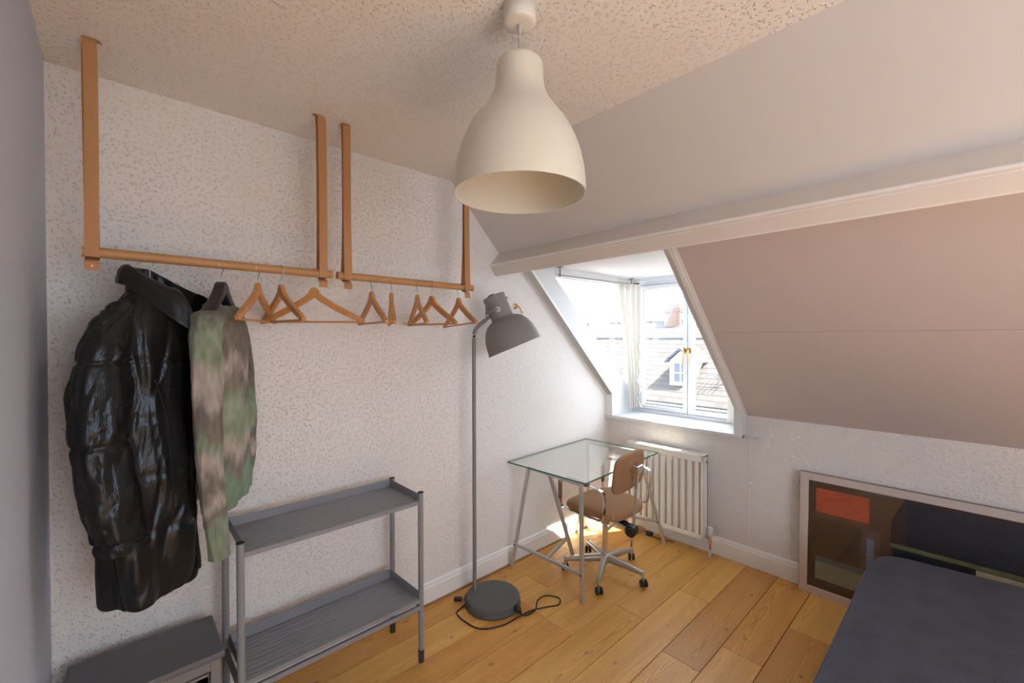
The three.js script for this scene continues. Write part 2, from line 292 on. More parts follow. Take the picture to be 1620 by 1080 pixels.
{ // casement window in the dormer front
  const w = structGroup('window_1'), zf = -0.29;
  obj('frame', [bx(0.06, 0.125, 0.885, 2.07, -0.37, zf, 0.004), bx(1.01, 1.06, 0.885, 2.07, -0.37, zf, 0.004), bx(0.06, 1.06, 0.885, 0.915, -0.37, zf + 0.006, 0.004), bx(0.06, 1.06, 2.0, 2.07, -0.37, zf, 0.004), bx(0.06, 1.06, 2.03, 2.07, zf - 0.02, zf + 0.02, 0.006)], M.upvc, w);
  for (const [x0, x1, hx] of [[0.127, 0.566, 0.549], [0.57, 1.008, 0.588]]) {
    const a = 0.036, y0 = 0.917, y1 = 1.998;
    const sash = obj('sash', [bx(x0, x0 + a, y0, y1, -0.345, -0.278, 0.006), bx(x1 - a, x1, y0, y1, -0.345, -0.278, 0.006), bx(x0, x1, y0, y0 + a, -0.345, -0.279, 0.006), bx(x0, x1, y1 - a, y1, -0.345, -0.279, 0.006),
      bx(x0 + a - 0.002, x0 + a + 0.006, y0 + a, y1 - a, -0.33, -0.3, 0.002), bx(x1 - a - 0.006, x1 - a + 0.002, y0 + a, y1 - a, -0.33, -0.3, 0.002)], M.upvc, w);
    obj('pane', bx(x0 + a, x1 - a, y0 + a, y1 - a, -0.322, -0.318), M.glass, sash);
    const plate = new THREE.CylinderGeometry(0.013, 0.013, 0.008, 16); plate.rotateX(PI / 2); plate.scale(1, 1.7, 1); plate.translate(hx, 1.437, -0.274);
    obj('handle', [plate, bar([hx, 1.437, -0.275], [hx, 1.437, -0.245], 0.007), tube([[hx, 1.44, -0.246], [hx + 0.002, 1.42, -0.242], [hx + 0.001, 1.38, -0.24], [hx, 1.33, -0.243]], 0.0058, 20, 8)], M.brass, sash);
    obj('seal', [bx(x0 + a, x1 - a, y0 + a, y0 + a + 0.006, -0.319, -0.315)], M.lampGrey, sash);
  }
  obj('window_sill', [bx(0.0, 1.1, 0.86, 0.885, -0.37, 0.055, 0.004), bx(1.07, 1.2, 0.862, 0.874, -0.01, 0.02, 0.004)], M.white, w);
}

// ================================================================ pendant lamp
{
  const t = thing('pendant_lamp', 'large cream bell-shaped pendant lamp hanging from the ceiling in the middle of the room', 'lamp', [1.275, 1.955, 2.295]);
  const H = CH - 1.955;
  obj('ceiling_rose', lathe([[0, H - 0.055], [0.03, H - 0.055], [0.043, H - 0.052], [0.047, H - 0.045], [0.047, H - 0.001], [0, H - 0.001]], 40), M.cream, t);
  obj('cord_grip', lathe([[0.005, H - 0.075], [0.008, H - 0.06], [0.008, H - 0.05]], 16), M.silver, t);
  obj('cord', bar([0, 0.3, 0], [0, H - 0.05, 0], 0.0036), M.silver, t);
  const outer = [[0.187, 0], [0.187, 0.006], [0.186, 0.03], [0.182, 0.07], [0.172, 0.115], [0.155, 0.16], [0.133, 0.2], [0.11, 0.232], [0.09, 0.26], [0.077, 0.285], [0.07, 0.31], [0.0675, 0.34], [0.067, 0.362], [0.064, 0.374], [0.056, 0.381], [0.03, 0.384], [0.006, 0.384]];
  const sm = new THREE.CatmullRomCurve3(outer.map(([r, y]) => V3(r, y, 0))).getPoints(60).map((p) => [p.x, p.y]);
  const inner = sm.slice().reverse().map(([r, y]) => [Math.max(r - 0.003, 0.005), Math.min(y, 0.381)]); inner[inner.length - 1] = [0.184, 0.0];
  obj('lamp_shade', lathe([...sm, ...inner, [0.187, 0]], 72), M.shade, t);
  obj('lamp_holder', lathe([[0, 0.38], [0.02, 0.38], [0.02, 0.3], [0, 0.3]], 20), M.white, t);
  obj('bulb', lathe([[0, 0.21], [0.018, 0.215], [0.029, 0.235], [0.028, 0.255], [0.015, 0.285], [0.013, 0.3]], 24), M.white, t);
}

// ================================================================ clothes rails on leather straps
const RX = 0.27, RY = 1.82;
function rail(z0, z1, zs0, zs1, label, seedTwist) {
  const t = thing('clothes_rail', label, 'rail', [RX, RY, (z0 + z1) / 2]); const c = (z0 + z1) / 2, h = CH - RY;
  const g = bar([0, 0, z0 - c], [0, 0, z1 - c], 0.0165, 0.0165, 28);
  obj('rod', g, M.beech, t);
  for (const [zs, s] of [[zs0, 1], [zs1, -1]]) {
    const z = zs - c, w = 0.017;   // strap: loop under the rod, both plies up to the ceiling with a short flap on it
    const path = [[-0.02, h - 0.001, -0.012 * s], [-0.006, h - 0.002, -0.006 * s], [0.006, h - 0.012, 0], [0.009, h - 0.05, 0], [0.012, h * 0.6, 0], [0.016, h * 0.25, 0], [0.0195, 0.04, 0], [0.0195, 0, 0], [0.0185, -0.016, 0]];
    const path2 = [[-0.02, h - 0.003, 0], [-0.012, h - 0.012, 0], [-0.004, h * 0.6, 0], [-0.012, h * 0.2, 0], [-0.0195, 0.02, 0], [-0.017, -0.012, 0], [-0.006, -0.021, 0], [0.008, -0.026, 0], [0.016, -0.034, 0], [0.019, -0.058, 0]];
    const strip = (pts, th) => { const cv = new THREE.CatmullRomCurve3(pts.map((p) => V3(...p)));
      const ring = [[-w, -th], [w, -th], [w, th], [-w, th], [-w, -th]], gs = [];
      return grid(4, 60, (u, v) => { const p = cv.getPoint(v), q = cv.getTangent(v), k = Math.round(u * 4), nrm = V3(-q.y, q.x, 0).normalize(); const e = ring[k], wob = 0.003 * Math.sin(v * 9 + seedTwist); return [p.x + nrm.x * e[1], p.y + nrm.y * e[1], z + p.z + e[0] + wob * (1 - v)]; }); };
    const s1 = obj('strap', [strip(path, 0.0013), strip(path2, 0.0013)], M.strap, t);
    obj('rivet', bar([0.0215, -0.045, z], [0.015, -0.045, z], 0.003), M.copper, s1);
  }
}
rail(3.22, 2.455, 3.198, 2.497, 'left wooden clothes rail on two leather straps, carrying the black leather jacket', 0);
rail(2.433, 1.69, 2.392, 1.738, 'right wooden clothes rail on leather straps, carrying only bare wooden hangers', 2);

// ================================================================ hangers
function hookGeo(drop, lean = 0) {  // open steel hook over a rod of radius 16 mm, standing on y = -drop
  const pts = []; for (let a = -30; a <= 200; a += 15) pts.push([0.019 * Math.cos(a * D), 0.019 * Math.sin(a * D), 0]);
  const last = pts[pts.length - 1]; const q = pts.slice();
  q.push([-0.017, -0.018, 0], [-0.007, -0.03, 0], [0, -0.042, 0], [0, -drop, 0]); return tube(q, 0.0016, 90, 6);
}
function hangerShape(half, drop, neck, armW, notch) {   // a wishbone: broad round neck, nearly straight arms with rounded ends
  const s = new THREE.Shape();
    s.moveTo(0, 0.003); s.bezierCurveTo(neck * 0.7, 0.003, neck * 1.2, -0.006, neck * 1.6, -0.02);
  s.bezierCurveTo(neck * 2.4, -drop * 0.28, half * 0.45, -drop * 0.5, half * 0.76, -drop * 0.75);
  if (notch) { s.lineTo(half * 0.785, -drop * 0.8); s.lineTo(half * 0.815, -drop * 0.79); }
  s.lineTo(half * 0.96, -drop * 0.93); s.bezierCurveTo(half * 1.01, -drop * 0.97, half, -drop * 1.06, half * 0.95, -drop * 1.06);
  s.lineTo(half * 0.84, -drop * 0.98); s.bezierCurveTo(half * 0.5, -drop * 0.72 - armW * 0.35, half * 0.16, -drop * 0.4 - armW * 0.5, 0, -0.03 - armW * 0.5);
  s.bezierCurveTo(-half * 0.16, -drop * 0.4 - armW * 0.5, -half * 0.5, -drop * 0.72 - armW * 0.35, -half * 0.84, -drop * 0.98);
  s.lineTo(-half * 0.95, -drop * 1.06); s.bezierCurveTo(-half, -drop * 1.06, -half * 1.01, -drop * 0.97, -half * 0.96, -drop * 0.93);
  if (notch) { s.lineTo(-half * 0.815, -drop * 0.79); s.lineTo(-half * 0.785, -drop * 0.8); }
  s.lineTo(-half * 0.76, -drop * 0.75); s.bezierCurveTo(-half * 0.45, -drop * 0.5, -neck * 2.4, -drop * 0.28, -neck * 1.6, -0.02);
  s.bezierCurveTo(-neck * 1.2, -0.006, -neck * 0.7, 0.003, 0, 0.003); return s;
}
const hangerGeo = prismZ(hangerShape(0.21, 0.142, 0.014, 0.022, true), -0.009, 0.009, 0.004);
metric(hangerGeo); hangerGeo.computeVertexNormals();
let hangerProto;
function placeHanger(z, deg, label, group, half = 1) {
  let t;
  if (!hangerProto) {
    t = hangerProto = thing('wooden_hanger', label, 'hanger', [0, 0, 0], 0, group);
    const b = hangerGeo.clone(); b.translate(0, -0.06, 0); obj('body', b, M.hanger, t);
    obj('trouser_bar', bar([-0.203, -0.204, 0], [0.203, -0.204, 0], 0.0042), M.hanger, t);
    obj('hook', hookGeo(0.075), M.steel, t);
  } else { t = hangerProto.clone(); t.name = numbered('wooden_hanger'); scene.add(t); tag(t, label, 'hanger', group); }
  t.position.set(RX, RY - 0.001, z); t.rotation.set(0, (deg - 90) * D, 0); t.scale.setScalar(half); return t;
}
const G1 = 'bare wooden hangers on the left rail', G2 = 'bare wooden hangers on the right rail';
placeHanger(2.738, 60, 'bare wooden hanger next to the sweater, first of three on the left rail', G1);
placeHanger(2.655, -84, 'narrow-looking bare wooden hanger between two others on the left rail', G1);
placeHanger(2.529, -40, 'widest-looking bare wooden hanger, at the right end of the left rail', G1);
placeHanger(2.275, 82, 'leftmost bare wooden hanger on the right rail', G2);
placeHanger(2.177, 66, 'bare wooden hanger turned edge-on to a thin sliver on the right rail', G2);
placeHanger(2.037, 72, 'middle wooden hanger of the right rail, just left of a broad one', G2);
placeHanger(1.953, -88, 'broad bare wooden hanger crossing its left neighbour on the right rail', G2);
placeHanger(1.787, 78, 'rightmost bare wooden hanger on the right rail, tilted beside the floor lamp', G2).rotation.z = 0.035;
{
  const t = thing('black_hanger', 'glossy black wide-shouldered hanger inside the green and brown sweater', 'hanger', [RX, RY - 0.001, 2.857], (62 - 90) * D);
  const s = hangerShape(0.19, 0.15, 0.02, 0.03, false); const b = prismZ(s, -0.017, 0.017, 0.007); metric(b); b.translate(0, -0.066, 0);
  obj('body', b, M.blackHanger, t); obj('hook', hookGeo(0.08), M.steel, t);
}
{
  const t = thing('wire_hanger', 'dark metal hanger holding up the black leather jacket', 'hanger', [RX, RY - 0.001, 3.059], (48 - 90) * D);
  obj('body', prismZ(hangerShape(0.18, 0.11, 0.014, 0.02, false), -0.004, 0.004, 0.002).translate(0, -0.085, 0), M.blackHanger, t); obj('hook', hookGeo(0.1), M.silver, t);
}

// ================================================================ floor lamp
{
  const bxp = 0.256, bz = 1.537;   // base centre
  const t = thing('floor_lamp', 'tall dark grey floor lamp with bell shade and heavy round base', 'lamp', [bxp, 0, bz]);
  obj('base', lathe([[0, 0.05], [0.14, 0.05], [0.152, 0.047], [0.158, 0.04], [0.161, 0.012], [0.164, 0.006], [0.164, 0.001], [0, 0.001]], 64), M.lampBase, t);
  const px = -0.105, pz = 0.052, ux = 0.73, uz = -0.683;   // pole foot; the arm leans along u (x, z)
  const L = (d, y) => [px + ux * d, y, pz + uz * d];
  obj('pole', tube([L(0, 0.045), L(0, 0.5), L(0, 1.0), L(0, 1.5), L(0.0005, 1.555), L(0.008, 1.59), L(0.03, 1.618), L(0.07, 1.65)], 0.0118, 90, 14), M.lampGrey, t);
  obj('pole_sleeve', [bar(L(0.055, 1.638), L(0.125, 1.693), 0.0095)], M.lampGrey, t);
  const hd = new THREE.Group(); hd.name = 'head'; t.add(hd); const pv = L(0.15, 1.708); hd.position.set(...pv);
  const yaw = Math.atan2(-uz, ux); hd.rotation.set(0, yaw, 23 * D, 'YXZ');
  const prof = [[0.064, 0.088], [0.066, 0.088], [0.0665, 0.08], [0.0655, -0.04], [0.067, -0.052], [0.082, -0.058], [0.108, -0.073], [0.133, -0.105], [0.15, -0.148], [0.158, -0.195], [0.161, -0.225], [0.164, -0.231], [0.1635, -0.235], [0.159, -0.233]];
  obj('lamp_shade', lathe(prof, 64), M.lampGrey, hd);
  obj('shade_lining', lathe(prof.slice(3).map(([r, y]) => [r - 0.002, y - 0.0005]), 48), M.lampIn, hd);
  obj('cap', lathe([[0, 0.084], [0.064, 0.084], [0.064, 0.08], [0, 0.08]], 40), M.lampBase, hd);
  obj('bulb', lathe([[0, -0.15], [0.02, -0.145], [0.03, -0.12], [0.026, -0.09], [0.014, -0.06], [0.014, -0.03], [0, -0.03]], 24), M.white, hd);
  for (const s of [1, -1]) { const a = []; a.push(bar([0, 0, s * 0.062], [0, 0, s * 0.082], 0.016)); obj('pivot_knob', a, M.silver, hd); }
  // fork from the sleeve round both sides of the neck, in lamp space
  const fork = (s) => tube([L(0.115, 1.688), [L(0.13, 1.69)[0] + -uz * 0.02 * s, 1.69, L(0.13, 1.69)[2] + ux * 0.02 * s], [pv[0] - ux * 0.068 - uz * 0.05 * s, pv[1] - 0.02, pv[2] - uz * 0.068 + ux * 0.05 * s], [pv[0] - ux * 0.03 - uz * 0.074 * s, pv[1] - 0.008, pv[2] - uz * 0.03 + ux * 0.074 * s], [pv[0] - uz * 0.076 * s, pv[1], pv[2] + ux * 0.076 * s]], 0.0085, 30, 10);
  obj('fork', [fork(1), fork(-1)], M.lampGrey, t);
  obj('lamp_wire', tube([L(0.2, 1.78), L(0.13, 1.80), L(0.085, 1.785), L(0.072, 1.74), L(0.075, 1.68), L(0.078, 1.655)], 0.0032, 40, 8), M.black, t);
  const cord = [[-0.09, 0.004, 0.135], [-0.075, 0.004, 0.19], [-0.06, 0.004, 0.215], [0.02, 0.004, 0.225], [0.13, 0.004, 0.2], [0.19, 0.004, 0.1], [0.2, 0.004, 0.0], [0.21, 0.004, -0.11], [0.25, 0.004, -0.2], [0.28, 0.004, -0.26], [0.24, 0.004, -0.31], [0.17, 0.004, -0.27], [0.17, 0.004, -0.2], [0.22, 0.005, -0.13], [0.225, 0.006, -0.06], [0.2, 0.012, -0.035], [0.18, 0.03, -0.03]];
  obj('power_cord', [tube(cord, 0.0036, 200, 8), tube([[-0.13, 0.004, 0.115], [-0.17, 0.004, 0.06], [-0.185, 0.004, -0.03], [-0.16, 0.004, -0.09], [-0.13, 0.004, -0.11]], 0.0036, 60, 8)], M.black, t);
  const pg = new THREE.SphereGeometry(0.024, 16, 12); pg.scale(1, 0.9, 0.8); pg.translate(0.175, 0.03, -0.032);
  obj('plug', [pg, bar([0.175, 0.03, -0.032], [0.205, 0.022, -0.03], 0.008), bar([0.17, 0.01, -0.03], [0.17, 0.035, -0.03], 0.003)], M.black, t);
  obj('foot_switch', new RoundedBoxGeometry(0.05, 0.022, 0.028, 3, 0.008).rotateY(0.8).translate(-0.15, 0.013, 0.14), M.black, t);
}
{ const t = thing('curtain_hook', 'small brass hook on the wall behind the floor lamp shade', 'hook', [0, 1.762, 1.11]);
  obj('plate', lathe([[0, 0], [0.02, 0], [0.02, 0.004], [0.012, 0.009], [0, 0.012]], 24).rotateZ(-PI / 2), M.brass, t);
  obj('arm', tube([[0.008, 0, 0], [0.03, -0.002, 0], [0.04, -0.02, -0.01], [0.035, -0.045, -0.03], [0.03, -0.04, -0.045]], 0.005, 24, 8), M.brass, t); }

// ================================================================ shoe rack
{
  const z0 = 2.083, z1 = 2.823, x0 = 0.085, x1 = 0.37;
  const t = thing('shoe_rack', 'grey metal two-tier shoe rack with ribbed trays standing against the wall', 'shelf', [0, 0, 0]);
  t.position.set((x0 + x1) / 2, 0, (z0 + z1) / 2); const cx = t.position.x, cz = t.position.z;
  const a = x0 - cx, b = x1 - cx, c = z0 - cz, d = z1 - cz;
  for (const x of [a, b]) for (const z of [c, d]) { const l = obj('leg', bar([x, 0.055, z], [x, 0.81, z], 0.013, 0.013, 18), M.rackGrey, t); obj('foot', bar([x, 0.0, z], [x, 0.06, z], 0.0135, 0.0145, 18), M.rubber, l); obj('cap', bar([x, 0.81, z], [x, 0.813, z], 0.014, 0.014, 18), M.rubber, l); }
  const tray = (y, lift, back) => {
    const g = []; const th = 0.0015, e = 0.012;
    g.push(grid(80, 1, (u, v) => { const x = mix(a + 0.004, b + 0.006, u); return [x, y + lift * u + 0.0026 * (Math.abs(Math.sin(u * PI * 10)) > 0.55 ? 1 : 0), mix(c + e, d - e, v)]; }));
    g.push(bx(b + 0.0055, b + 0.0075, y - 0.016 + lift, y + 0.0015 + lift, c + e, d - e));            // front lip
    g.push(bx(a - 0.001, a + 0.001, y - 0.004, y + back, c + e, d - e));                              // back upstand
    for (const z of [c + e, d - e]) g.push(prismZ([[a, y - 0.004], [b, y - 0.012 + lift], [b, y + back + lift * 0.6], [a, y + back]], z - 0.001, z + 0.001));
    return g;
  };
  const top = obj('tray', tray(0.772, 0, 0.036), M.rackGrey, t); obj('screw', [bar([a + 0.002, 0.795, c + 0.022], [a + 0.005, 0.795, c + 0.022], 0.004)], M.silver, top);
  const low = obj('tray', tray(0.29, 0.014, 0.045), M.rackGrey, t);
  obj('rail', [flat([b, 0.264, c + 0.008], [b, 0.264, d - 0.008], 0.016, 0.02), flat([a, 0.264, c + 0.008], [a, 0.264, d - 0.008], 0.016, 0.02)], M.rackGrey, t);
  for (const z of [c, d]) obj('side_rail', flat([a + 0.008, 0.268, z], [b - 0.008, 0.268, z], 0.012, 0.03), M.rackGrey, t);
  const vents = []; for (let i = 0; i < 7; i++) vents.push(bx(a + 0.05 + i * 0.025, a + 0.062 + i * 0.025, 0.292, 0.294, d - 0.03, d - 0.022)); obj('vent_slots', vents, M.rubber, low);
}
// ================================================================ low grey cabinet in the corner
{
  const x0 = 0.075, x1 = 0.35, z0 = 2.868, z1 = 3.275, y = 0.435;
  const t = thing('low_cabinet', 'low dark grey painted wooden cabinet with a framed front, in the corner under the jacket', 'cabinet', [(x0 + x1) / 2, 0, (z0 + z1) / 2]);
  const a = -(x1 - x0) / 2, b = -a, c = -(z1 - z0) / 2, d = -c;
  obj('top', new RoundedBoxGeometry(b - a, 0.024, d - c, 3, 0.006).translate(0, y - 0.012, 0), M.cabGrey, t);
  obj('carcass', [bx(a + 0.01, b - 0.03, 0.05, y - 0.024, c + 0.014, d - 0.014), bx(a + 0.01, a + 0.04, 0, 0.05, c + 0.014, c + 0.044), bx(a + 0.01, a + 0.04, 0, 0.05, d - 0.044, d - 0.014)], M.cabFront, t);
  for (const z of [c + 0.012, d - 0.042]) obj('front_post', bx(b - 0.04, b - 0.01, 0, y - 0.024, z, z + 0.03, 0.003), M.cabFront, t);
  obj('front_rail', bx(b - 0.036, b - 0.013, y - 0.062, y - 0.024, c + 0.04, d - 0.04, 0.002), M.cabFront, t);
  const dr = obj('door', [bx(b - 0.034, b - 0.016, 0.06, 0.36, c + 0.046, c + 0.085, 0.003), bx(b - 0.034, b - 0.016, 0.06, 0.36, d - 0.085, d - 0.046, 0.003), bx(b - 0.034, b - 0.016, 0.325, 0.365, c + 0.046, d - 0.046, 0.003), bx(b - 0.034, b - 0.016, 0.06, 0.1, c + 0.046, d - 0.046, 0.003)], M.cabFront, t);
  obj('door_panel', bx(b - 0.03, b - 0.024, 0.09, 0.335, c + 0.07, d - 0.07), M.cabFront, dr);
}

// ================================================================ glass desk on trestles
{
  const cx = 0.335, cz = 0.76, t = thing('glass_desk', 'desk with a clear glass top on two slanted silver trestles, by the radiator', 'desk', [cx, 0, cz], 3 * D);
  const w = 0.31, l = 0.455, y = 0.722, e = 0.0012;
  const top = obj('glass_top', bx(-w, w, y - 0.009, y, -l, l), M.tableGlass, t);
  obj('glass_edge', [bx(-w - e, -w, y - 0.009, y, -l, l), bx(w, w + e, y - 0.009, y, -l, l), bx(-w, w, y - 0.009, y, -l - e, -l), bx(-w, w, y - 0.009, y, l, l + e)], M.glassEdge, top);
  const leg = (A, B) => flat(A, B, 0.021, 0.021, [0, 0, 1], 0.003);
  const trestle = (p) => {
    const g = new THREE.Group(); g.name = 'trestle'; t.add(g);
    const yt = y - 0.02;
    obj('top_bar', flat([p.a[0], yt, p.a[1]], [p.b[0], yt, p.b[1]], 0.024, 0.02, [0, 1, 0], 0.003), M.silver, g);
    const l1 = [[p.a[0], yt, p.a[1]], [p.af[0], 0, p.af[1]]], l2 = [[p.b[0], yt, p.b[1]], [p.bf[0], 0, p.bf[1]]], l3 = [[p.c[0], yt, p.c[1]], [p.cf[0], 0, p.cf[1]]];
    for (const q of [l1, l2, l3]) obj('leg', leg(q[1], q[0]), M.silver, g);
    const at = (q, h) => { const k = h / yt; return [mix(q[1][0], q[0][0], k), h, mix(q[1][2], q[0][2], k)]; };
    const A = at(l1, 0.17), B = at(l2, 0.17), C = at(l3, 0.17), m = [mix(A[0], B[0], 0.5), 0.17, mix(A[2], B[2], 0.5)];
    obj('stretcher', flat(A, B, 0.018, 0.018, [0, 1, 0], 0.002), M.silver, g); obj('stretcher', flat(m, C, 0.018, 0.018, [0, 1, 0], 0.002), M.silver, g);
    for (const q of [A, B]) obj('bolt', bar([q[0], q[1], q[2] + 0.01], [q[0], q[1], q[2] + 0.016], 0.005), M.rubber, g);
  };
  trestle({ a: [-0.165, 0.405], af: [-0.305, 0.425], b: [0.27, 0.44], bf: [0.262, 0.42], c: [0.02, 0.42], cf: [-0.11, 0.0] });
  trestle({ a: [0.17, -0.43], af: [0.29, -0.605], b: [-0.27, -0.42], bf: [-0.262, -0.43], c: [-0.03, -0.42], cf: [0.09, -0.06] });
}

// ================================================================ office chair
{
  const t = thing('office_chair', 'brown tweed office chair with chrome arms and a five-star base on castors', 'chair', [0.51, 0, 0.783]);
  const base = new THREE.Group(); base.name = 'star_base'; t.add(base);
  obj('hub', [lathe([[0, 0.125], [0.03, 0.125], [0.034, 0.115], [0.034, 0.075], [0.02, 0.07], [0, 0.07]], 28)], M.alu, base);
  for (let k = 0; k < 5; k++) {
    const a = (-8 + 72 * k) * D, c = Math.cos(a), s = Math.sin(a), G = (r, y, o = 0) => [c * r - s * o, y, s * r + c * o];
    const arm = grid(8, 16, (u, v) => { const r = mix(0.02, 0.262, v), w = mix(0.023, 0.013, v), top = mix(0.118, 0.092, Math.pow(v, 1.3)) - 0.006 * smooth(0.93, 1, v), bot = mix(0.078, 0.07, v); const q = u * 2 * PI, ww = w * Math.sign(Math.cos(q)) * Math.pow(Math.abs(Math.cos(q)), 0.35), yy = Math.sign(Math.sin(q)) * Math.pow(Math.abs(Math.sin(q)), 0.35); return G(r, mix(bot, top, (yy + 1) / 2), ww); }, true);
    const endc = bar(G(0.256, 0.06), G(0.256, 0.092), 0.0125);
    obj('arm', [arm, endc], M.alu, base);
    const sp = a + [0.7, -0.5, 1.2, 0.3, -0.9][k], cs = new THREE.Group(); cs.name = 'castor'; cs.position.set(...G(0.256, 0)); cs.rotation.y = -sp; t.add(cs);
    for (const o of [-0.013, 0.013]) { const wl = lathe([[0, -0.009], [0.016, -0.009], [0.0225, -0.006], [0.0235, 0], [0.0225, 0.006], [0.016, 0.009], [0, 0.009]], 24); wl.rotateX(PI / 2); wl.translate(0.014, 0.0238, o); obj('wheel', wl, M.black, cs); }
    obj('axle_hood', [bar([0, 0.03, 0], [0, 0.062, 0], 0.006), bar([0.014, 0.024, -0.018], [0.014, 0.024, 0.018], 0.006), flat([0, 0.042, 0], [0.016, 0.03, 0], 0.006, 0.014, [0, 1, 0])], M.steel, cs);
  }
  obj('column', bar([0, 0.12, 0], [0, 0.33, 0], 0.0185, 0.0185, 24), M.chrome, t);
  obj('collar', [bar([0, 0.325, 0], [0, 0.4, 0], 0.028, 0.03, 28)], M.alu, t);
  obj('seat_plate', [bx(-0.12, 0.12, 0.39, 0.42, -0.09, 0.09, 0.006), flat([0.05, 0.402, 0.05], [0.235, 0.385, 0.085], 0.03, 0.018)], M.silver, t);
  const seat = grid(64, 20, (u, v) => {   // soft square with a waterfall front
    const q = u * 2 * PI, cc = Math.cos(q), ss = Math.sin(q), sx = 0.215, sz = 0.215, ex = 0.55;
    const px = Math.sign(cc) * Math.pow(Math.abs(cc), ex), pz = Math.sign(ss) * Math.pow(Math.abs(ss), ex);
    const w = v * PI, r = Math.pow(Math.sin(w), 0.42), h = Math.sign(Math.cos(w)) * Math.pow(Math.abs(Math.cos(w)), 0.7); const x = px * r * sx, z = pz * r * sz * (0.92 + 0.08 * clamp(0.5 - px / 2)) + 0.004;
    const crown = 0.012 * (1 - px * px * r * r) - 0.012 * smooth(0.4, 1, -px * r); return [x, 0.452 + h * 0.036 + (h > 0 ? crown : 0.3 * crown), z, x * 1, z * 1];
  }, true);
  obj('seat', seat, M.fabric, t);
  const backG = grid(64, 20, (u, v) => { const q = u * 2 * PI, cc = Math.cos(q), ss = Math.sin(q), ex = 0.42; const pz = Math.sign(cc) * Math.pow(Math.abs(cc), ex), py = Math.sign(ss) * Math.pow(Math.abs(ss), ex);
    const w = v * PI, r = Math.pow(Math.sin(w), 0.3), h = Math.sign(Math.cos(w)) * Math.pow(Math.abs(Math.cos(w)), 0.8); const z = pz * r * 0.178 * (1 - 0.06 * py * r), y = py * r * 0.118; return [0.022 * h - 0.28 * z * z + 0.06 * y, y, z, z, y]; }, true);
  const back = obj('backrest', backG, M.fabric, t); back.position.set(0.205, 0.722, 0.03); back.rotation.set(0.05, 0.05, -0.04);
  const mount = new THREE.Group(); mount.name = 'back_mount'; t.add(mount);
  obj('mount_block', [new RoundedBoxGeometry(0.062, 0.048, 0.066, 3, 0.004).rotateZ(-0.12).translate(0.252, 0.75, 0.042)], M.chrome, mount);
  obj('mount_rod', [flat([0.268, 0.735, 0.045], [0.252, 0.28, 0.085], 0.014, 0.014, [0, 0, 1], 0.003)], M.chrome, mount);
  obj('adjusting_knob', [bar([0.25, 0.385, 0.062], [0.256, 0.383, 0.112], 0.034, 0.034, 28), bar([0.256, 0.383, 0.112], [0.258, 0.382, 0.12], 0.028, 0.024, 28), flat([0.13, 0.41, 0.06], [0.25, 0.39, 0.08], 0.03, 0.04, [0, 1, 0], 0.008)], M.black, mount);
  for (const s of [1, -1]) {
    const z = s * 0.232 + 0.004, dy = s > 0 ? -0.03 : 0.012, k = s > 0 ? 0 : 0.03, lp = [[-0.165, 0.445, z], [0.11 + k, 0.445, z], [0.14 + k, 0.453, z], [0.155 + k, 0.48, z + s * 0.003], [0.168 + k, 0.58 + dy, z + s * 0.006], [0.163 + k, 0.64 + dy, z + s * 0.006], [0.135 + k, 0.662 + dy, z + s * 0.006], [0.08, 0.666 + dy, z + s * 0.006], [-0.13, 0.666 + dy, z + s * 0.006], [-0.165, 0.655 + dy, z + s * 0.005], [-0.178, 0.62 + dy, z + s * 0.003], [-0.182, 0.485, z], [-0.165, 0.445, z]];
    const cv = new THREE.CatmullRomCurve3(lp.map((p) => V3(...p)), false, 'catmullrom', 0.3), W = 0.011, T = 0.0032, e = [[-W, -T], [W, -T], [W, T], [-W, T], [-W, -T]];
    const g = grid(4, 140, (u, v) => { const p = cv.getPoint(v), q = cv.getTangent(v), k = Math.round(u * 4); return [p.x - q.y * e[k][1], p.y + q.x * e[k][1], p.z + e[k][0]]; });
    const ar = obj('armrest', toCreasedNormals(g, 0.6), M.chrome, t);
    obj('arm_pad', [flat([0.05, 0.672 + dy, z + s * 0.006], [-0.135, 0.672 + dy, z + s * 0.006], 0.034, 0.026, [0, 1, 0], 0.01), flat([-0.18, 0.5, z + s * 0.004], [-0.18, 0.62, z + s * 0.004], 0.03, 0.014, [1, 0, 0], 0.005)], S({ color: lin(0.16, 0.085, 0.045), roughness: 0.5 }), ar);
    obj('arm_bracket', flat([-0.05, 0.443, z], [-0.05, 0.41, s * 0.1], 0.03, 0.006, [0, 1, 0]), M.silver, ar);
  }
}

